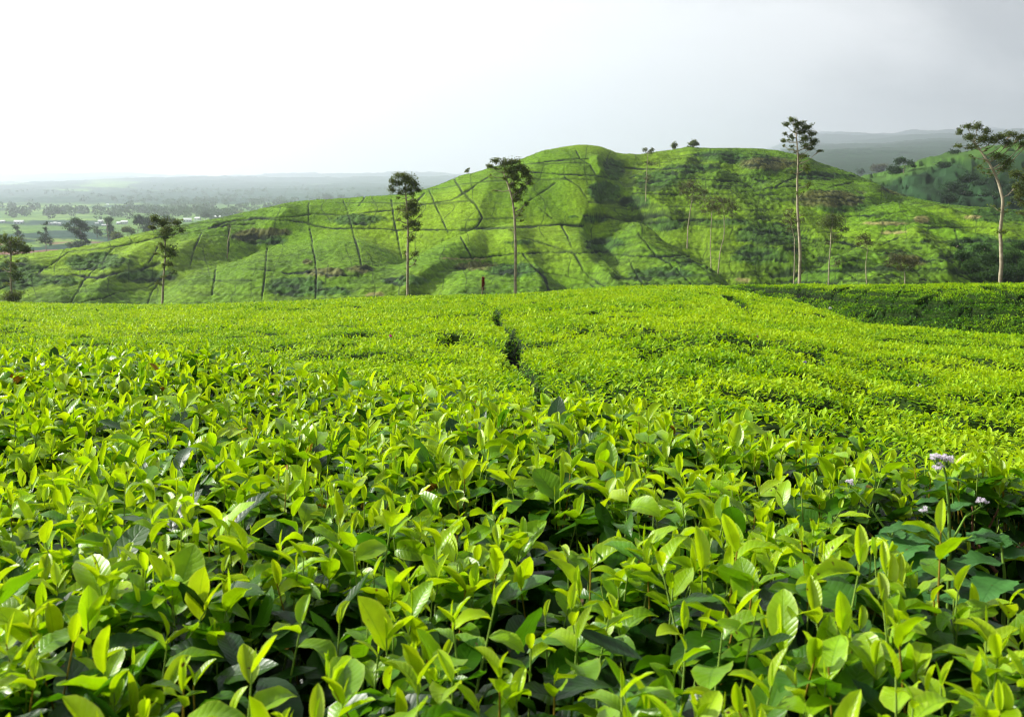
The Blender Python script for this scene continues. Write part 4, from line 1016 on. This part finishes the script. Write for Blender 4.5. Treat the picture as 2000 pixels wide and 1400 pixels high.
for i, (u, v, r_) in enumerate([(640,386,8),(668,388,7),(560,404,6),(598,399,6),(523,409,6),(700,383,5)]):
    far_tree(["broad misty tree peeping over the hill's long crest near the first tall dome-crowned tree","misty bush beside the broad tree behind the long crest","faint round tree behind the long crest above the brown scrub","faint tree behind the long crest just before the broad misty tree","faint small tree behind the crest past the brown scrub's start","last small misty tree before the dome-crowned tall tree"][i], u, v + r_, [(u, v + 2)], [(u,v,r_*1.3,r_*.8,BL,1.4),(u+r_*.7,v+2,r_*.8,r_*.6,BL,1.2)], 2)
R_ = "trees on the slope beyond the hill"
far_tree("misty double-crowned tree at the fold behind the hill's descending ridge", 1716, 346, [(1716, 336)], [(1708,328,9,6,B,1.4),(1722,326,10,6,B,1.4),(1716,332,12,4,B,1.1)], 2.4, lo=462, hi=1500, group=R_)
far_tree("flat-topped dark tree beyond the ridge above a rounded bush", 1766, 348, [(1766, 330), (1766, 322)], [(1762,313,11,5,BL,1.6),(1776,318,9,4,BL,1.4),(1755,319,6,4,BL,1.2),(1784,324,5,4,BL,1.1)], 2.4, lo=462, hi=1500, group=R_)
far_tree("rounded dense bush under the flat-topped tree beyond the ridge", 1748, 348, [(1748, 340)], [(1746,333,12,9,BL,1.7),(1757,337,9,7,BL,1.5),(1738,331,6,6,BL,1.3),(1778,342,8,4,BL,1.1)], 2.4, lo=462, hi=1500, cat="bush", group=R_)
far_tree("small dark bush half hidden where the hill's ridge descends", 1682, 345, [(1682, 340)], [(1682,335,8,5,BL,1.6)], 2, lo=462, hi=1500, cat="bush", group=R_)
far_tree("domed bush alone on the bright slope beyond the ridge", 1842, 333, [(1842, 328)], [(1842,323,12,7,BL,1.8),(1850,328,7,5,BL,1.3)], 2, lo=462, hi=1500, cat="bush", group=R_)
far_tree("small tree on the far bright crest beside the wide flat-topped crown", 1862, 307, [(1862, 302)], [(1862,297,8,4,BL,1.5),(1869,295,4,3,BL,1.2)], 1.6, lo=462, hi=1500, group=R_)
wr = random.Random(8)
for i in range(30):
    u = wr.uniform(1830, 2040); v = 350 + 52 * wr.random() ** 0.6
    r_ = wr.uniform(5, 15)
    Y, z = find_far(u, v, 462, 1300)
    tree("hillside_shrub", "blue-green rounded tree of the wooded hollow behind the crooked tree's trunk", "shrub", Y, [(u, v), (u, v - r_ * .5)], [(u, v - r_ * .6, r_, r_ * .7, (0.028, 0.07, 0.028), 1.5), (u + r_ * .5, v - r_ * .3, r_ * .7, r_ * .5, (0.035, 0.085, 0.028), 1.2)], 2.5, 1.5, 1.0, 3.0, group="shrubs of the wooded hollow", root=z - 0.5, bark=M_bark_dark, limbs=False)

# far-off woods of the valley, nobody could count them
mb = MB()
us_ = []
belts = [(0,560,419,9,1.0),(250,760,401,6,1.0),(360,560,396,4,1.0),(100,420,410,7,.9),(120,700,390,7,.7),(0,500,378,7,.8),(300,840,374,6,.9),(380,560,401,3,1.2)]
pts_ = []
for ua, ub, vc, dv, dn in belts:
    nn = int((ub - ua) * dn * 0.5)
    u = RNG.uniform(ua, ub, nn); v = vc + RNG.normal(0, dv * 0.6, nn) + 4 * fbm(u / 60, u * 0 + vc, 2, 5)
    ok_ = fbm(u / 34.0, v / 9.0, 2, int(vc)) > -0.15
    pts_ += list(zip(u[ok_], v[ok_]))
Ygrid = np.geomspace(700, 12000, 900)
cache = {}
for (u, v) in pts_:
    key = int(u // 20)
    if key not in cache:
        z = far_z(np.full_like(Ygrid, key * 20 + 10.0), Ygrid); cache[key] = (np.minimum.accumulate(HOR - z / Ygrid * FPX), z)
    rows, zz = cache[key]
    k = int(np.argmax(rows <= v)) if (rows <= v).any() else len(Ygrid) - 1
    Y = Ygrid[k]; z = zz[k]
    h = wr.uniform(7, 14)
    n_ = 46
    th = RNG.normal(0, 1, (n_, 3)); th /= np.linalg.norm(th, axis=1)[:, None]
    c = np.array([(u - 1000) / FPX * Y, Y, z + h * 0.55])
    p = c + th * np.array([h * .45, h * .45, h * .5]) * RNG.uniform(0.55, 1, (n_, 1))
    s = np.full(n_, h * 0.34)
    v_, f_, luv, m = leaves(p, th + RNG.normal(0, .5, (n_, 3)), RNG.normal(0, 1, (n_, 3)) + th, s, s * .7, 2, 1, np.full(n_, .3), np.zeros(n_))
    g = RNG.uniform(0.7, 1.25)
    mb.add(v_, f_, np.tile(np.array([[0.030, 0.070, 0.026]]) * g, (len(v_), 1)), luv)
tag(mb.build("distant_wood", M_tree_leaf), "belts of dark woodland fading into mist across the valley floor", "woodland", kind="stuff")

# ------------------------------------------------------------------ houses in the valley
M_roof = simple_mat("pale_metal_roof", (0.72, 0.74, 0.76), (0.86, 0.87, 0.88), scale=0.5, rough=0.5)
M_wall = simple_mat("whitewashed_wall", (0.55, 0.60, 0.66), (0.72, 0.75, 0.78), scale=0.6)
M_win = simple_mat("dark_window", (0.03, 0.05, 0.08), (0.06, 0.08, 0.12), scale=1.0, rough=0.3)
def box(c, s):
    x, y, z = c; a, b, h = s[0] / 2, s[1] / 2, s[2] / 2
    v = [(x + i * a, y + j * b, z + k * h) for k in (-1, 1) for i, j in ((-1, -1), (1, -1), (1, 1), (-1, 1))]
    return np.array(v), np.array([[3, 2, 1, 0], [4, 5, 6, 7], [0, 1, 5, 4], [1, 2, 6, 5], [2, 3, 7, 6], [3, 0, 4, 7]])
def house(label, u, v, wpx, hpx, nwin=3):
    Y, z = find_far(u, v + hpx * 0.5, 700, 3000)
    px = Y / FPX
    w = wpx * px; h = hpx * px * 0.55; d = w * 0.6; rh = hpx * px * 0.45
    o = bpy.data.objects.new("house", None); link(o); o.location = ((u - 1000) / FPX * Y, Y, z); o.rotation_euler.z = wr.uniform(-0.3, 0.3)
    tag(o, label, "house", "white houses of the valley village")
    m = MB(); v_, f_ = box((0, 0, h / 2 - 1), (w, d, h + 2)); m.add(v_, f_); m.build("wall", M_wall, o, smooth_=False)
    m = MB(); e = 0.5; ov = w / 2 + e; od = d / 2 + e
    v_ = [(-ov, -od, h - .1), (ov, -od, h - .1), (ov, od, h - .1), (-ov, od, h - .1), (-ov * .96, 0, h + rh), (ov * .96, 0, h + rh), (-ov, -od, h + .15), (ov, -od, h + .15), (ov, od, h + .15), (-ov, od, h + .15)]
    m.add(v_, np.array([[3, 2, 1, 0], [0, 1, 7, 6], [1, 2, 8, 7], [2, 3, 9, 8], [3, 0, 6, 9], [6, 7, 5, 4], [8, 9, 4, 5]])); m.add(v_, np.array([[7, 8, 5], [9, 6, 4]])); m.build("roof", M_roof, o, smooth_=False)
    for i in range(nwin):
        x = (i + 0.5) / nwin * w - w / 2
        m = MB(); v_, f_ = box((x, -d / 2 - 0.02, h * .5), (w / nwin * .38, .12, h * .4)); m.add(v_, f_); m.build("window" if i != nwin // 2 or nwin == 1 else "door", M_win, o, smooth_=False)
for lab, u, v, w, h, n in [
    ("white-roofed house half cut off by the frame's edge in the valley", 3, 433, 12, 6, 2), ("long white house with two-tier roof, alone at the far end of the village", 37, 434, 17, 8, 3),
    ("first of three tiny bluish houses in a row behind the spreading tree", 99, 437, 6, 5, 1), ("middle one of three tiny bluish houses in a row", 108, 436, 6, 5, 1), ("third tiny bluish house, nearest the spreading valley tree", 116, 437, 5, 5, 1),
    ("white house with tall gable beside the slim valley tree", 197, 433, 10, 7, 2), ("low white shed in front of the tall-gabled house", 204, 440, 10, 4, 2), ("small bluish house behind the tall-gabled one", 189, 437, 6, 5, 1),
    ("white house with long ridge roof, centre of the pair past the slim tree", 243, 434, 12, 7, 3), ("narrow white house adjoining the one with long ridge roof", 232, 436, 7, 6, 2),
    ("largest white-roofed house just above the brow near the slim bare-stemmed tree", 366, 430, 15, 8, 3), ("white house between the largest roof and the rounded dark tree", 386, 427, 11, 6, 2), ("small white-roofed house past the rounded dark tree", 425, 424, 12, 6, 2),
    ("speck of a white house alone high up in the misty fields", 210, 392, 4, 3, 1)]:
    house(lab, u, v, w, h, n)

# ------------------------------------------------------------------ red cordyline at the field's edge
Yr = 96.0; pxr = Yr / FPX
fx, fy, fz = P(941, 577, Yr)
o = bpy.data.objects.new("red_shrub", None); link(o); o.location = (fx, fy, fz - 0.3)
tag(o, "small dark red-leaved plant on a pale cane at the far edge of the bright field", "shrub")
m = MB(); v, f = tube([(0, 0, -0.2), (0.03, 0, .5), (0.08, 0, .9), (0.12, 0, 1.15)], [.06, .05, .045, .04], 6); m.add(v, f); m.build("stem", M_bark, o)
n = 260
t_ = RNG.random(n); az = RNG.uniform(0, 6.28, n)
b = np.stack([0.12 + 0 * t_, 0 * t_, 0.75 + t_ * 0.95], -1)
v, f, luv, mm = leaves(b, rot_dirs(az, np.radians(25 + 50 * t_)), rot_dirs(az, np.radians(115 + 50 * t_)), RNG.uniform(.22, .40, n), RNG.uniform(.06, .10, n), 3, 1, RNG.normal(.7, .3, n), np.zeros(n))
m = MB(); m.add(v, f, np.repeat(np.array([[.17, .012, .015]]) * RNG.uniform(.4, 1.4, (n, 1)), mm, 0), luv); m.build("foliage", M_tree_leaf, o)

# ------------------------------------------------------------------ flowering weed in the gap of the front bed
WG = (0.050, 0.160, 0.030)
def serrate_leaf(base, az, el, length, width, droop, col, nL=14):
    n1 = np.array([length]); 
    v, f, luv, m = leaves(np.array([base]), rot_dirs(np.array([az]), np.array([el])), rot_dirs(np.array([az]), np.array([el + np.pi / 2])), n1, np.array([width]), nL, 4, np.array([droop]), np.array([0.18]), wave=0.10, shape=0.62)
    v = v.reshape(nL + 1, 5, 3)
    mid_ = v[:, 2:3]
    for i in range(1, nL):
        s_ = 1.10 if i % 2 else 0.93
        v[i, [0, 4]] = mid_[i] + (v[i, [0, 4]] - mid_[i]) * s_
    return v.reshape(-1, 3), f, luv, np.tile(np.array([col]), (len(luv), 1))
def weed(label, Y, stem_px, leaf_specs, branches, flowers, root_z=-0.95):
    pl = [np.array(P(u, v, Y)) for u, v in stem_px]
    org = np.array([pl[0][0], Y, root_z])
    o = bpy.data.objects.new("flowering_weed", None); link(o); o.location = org
    tag(o, label, "weed", "flowering weeds among the tea")
    path_ = np.array([org + np.array([0.0, 0, 0])] + pl)
    m = MB(); v, f = tube(path_ - org, np.linspace(0.0038, 0.0016, len(path_)), 7); m.add(v, f, (0.65, 0.75, 0.6))
    for br in branches:
        bp_ = np.array([np.array(P(u, v_, Y + dy_)) for u, v_, dy_ in br])
        v, f = tube(bp_ - org, np.linspace(0.0020, 0.0011, len(bp_)), 5); m.add(v, f, (0.8, 0.95, 0.7))
    m.build("stem", M_stem, o)
    for (u, v_, dy_, az, el, L_, W_, dr) in leaf_specs:
        m = MB(); c_ = np.array(WG) * RNG.uniform(0.8, 1.35)
        vv, ff, uv_, cc = serrate_leaf(np.array(P(u, v_, Y + dy_)) - org, math.radians(az), math.radians(el), L_, W_, dr, c_)
        uv_[:, 2] = 0.0
        m.add(vv, ff, cc, uv_); m.build("leaf", M_weed, o)
    for (u, v_, dy_, rpx, nb) in flowers:
        m = MB(); c_ = np.array(P(u, v_, Y + dy_)) - org
        R = rpx * Y / FPX
        for q in range(nb):
            a = q * 2.4; rr = R * math.sqrt((q + .5) / nb)
            hc = c_ + np.array([rr * math.cos(a), rr * math.sin(a) * .8, RNG.uniform(-.0035, .0035) + R * .35 * math.cos(rr / R * 1.4)])
            v, f = tube([c_ + np.array([0, 0, -R * 1.2]), hc], [.0005, .0005], 4); m.add(v, f, (0.10, 0.2, 0.05))
            npt = 30; br_ = 0.0036
            d = RNG.normal(0, 1, (npt, 3)); d[:, 2] = np.abs(d[:, 2]); d /= np.linalg.norm(d, axis=1)[:, None]
            vv, ff, uv_, mm_ = leaves(hc + d * br_ * .3, d, RNG.normal(0, 1, (npt, 3)), np.full(npt, br_), np.full(npt, .0016), 2, 1, np.zeros(npt), np.zeros(npt))
            m.add(vv, ff, np.repeat(np.array([[.88, .82, .90]]) * RNG.uniform(.75, 1.15, (npt, 1)), mm_, 0), uv_)
        m.build("flower_head", M_flower, o)
weed("tall weed with serrated leaves and white flower cluster on top, in the dark gap", 1.72,
     [(1852, 1175), (1855, 1070), (1853, 985), (1847, 930), (1843, 908)],
     [(1888,1054,-.01,-8,18,.088,.058,.9),(1815,1042,0,178,20,.080,.055,.7),(1830,1078,-.03,215,5,.075,.062,.8),(1800,1062,-.02,200,-5,.085,.070,.8),(1850,1068,.04,80,30,.07,.05,.6),
      (1850,985,.0,190,25,.055,.032,.8),(1853,1000,0,10,35,.045,.03,.7),(1842,940,-.01,235,15,.038,.022,.8),(1846,935,.0,-25,12,.035,.02,.9),(1855,1118,-.02,-20,12,.07,.048,.7),(1853,1122,-.02,195,12,.07,.05,.7),(1853,1150,-.03,-60,8,.07,.05,.6),
      (1856,1150,.02,20,15,.08,.055,.7)],
     [[(1854,1070,0),(1815,1042,0)],[(1856,1070,0),(1888,1054,-.01)],[(1855,1065,0),(1885,1010,.01),(1915,990,.01)],[(1854,1060,0),(1830,1020,.01),(1806,1002,.01)]],
     [(1832,897,0,14,15),(1850,899,.004,13,12),(1832,913,-.004,10,8),(1918,979,.01,11,7),(1805,998,.01,8,5)])
weed("short side weed with broad leaves and one small lilac cluster, below the tall flowering weed", 1.62,
     [(1822, 1210), (1818, 1170), (1814, 1153)], [(1818,1172,0,-30,15,.07,.05,.7),(1820,1180,0,200,15,.065,.05,.7),(1818,1176,0,120,25,.06,.04,.7),(1816,1160,-.02,250,10,.04,.025,.8)], [], [(1812,1150,0,8,5)])
weed("leafy weed at the gap's narrow end with two specks of lilac flowers", 1.95,
     [(1742, 1120), (1740, 1060), (1744, 1040)], [(1740,1070,0,185,15,.085,.06,.8),(1742,1060,0,-10,20,.08,.055,.8),(1742,1050,-.02,240,10,.07,.05,.8),(1742,1060,0,60,30,.06,.04,.7),(1741,1090,-.02,205,5,.08,.06,.8),(1743,1090,-.02,-30,5,.08,.06,.8)], [[(1741,1050,0),(1700,990,0),(1662,950,0)]], [(1745,1036,0,6,4),(1661,945,0,7,5)])
weed("dark broad-leaved weed at the frame's edge beside the tall flowering one", 1.66,
     [(1960, 1210), (1962, 1120), (1955, 1060)], [(1958,1100,0,180,12,.095,.065,.8),(1962,1090,0,5,18,.08,.055,.8),(1960,1130,-.03,225,8,.09,.065,.8),(1958,1072,0,100,25,.07,.05,.7),(1962,1150,-.03,-50,8,.08,.055,.7),(1955,1064,0,200,30,.05,.03,.8)], [], [])
# single blossoms out in the field
for (lab, u, v, col) in [("speck of a magenta blossom standing out of the bright field", 762, 661, (.65, .03, .40)), ("pinkish seed head in the field above the open patch", 1481, 669, (.45, .16, .22)), ("tiny violet blossom alone on the bright field's far half", 1570, 702, (.25, .12, .60)),
                         ("white scrap of a flower low in the field, nearest the front bed", 1795, 759, (.8, .8, .75)), ("white blossom at the crest where the dark bank begins", 1621, 604, (.8, .8, .78))]:
    x, y = field_point(u, v)
    z = float(canopy(np.array([x]), np.array([y]))[0])
    o = bpy.data.objects.new("blossom", None); link(o); o.location = (x, y, z); tag(o, lab, "flower", "single blossoms in the field")
    R = 0.0014 * y + 0.008
    m = MB(); vv, ff = tube([(0, 0, -0.2), (0.01, 0, 0.03)], [.004, .003], 5); m.add(vv, ff, (.8, 1, .7)); m.build("stem", M_stem, o)
    npt = 40; d = RNG.normal(0, 1, (npt, 3)); d[:, 2] = np.abs(d[:, 2]); d /= np.linalg.norm(d, axis=1)[:, None]
    vv, ff, uv_, mm_ = leaves(np.array([[0.01, 0, 0.03]]) + d * R * .2, d, RNG.normal(0, 1, (npt, 3)), np.full(npt, R), np.full(npt, R * .5), 2, 1, np.zeros(npt), np.zeros(npt))
    m = MB(); m.add(vv, ff, np.repeat(np.array([col]) * RNG.uniform(.8, 1.1, (npt, 1)), mm_, 0), uv_); m.build("flower_head", M_flower, o)
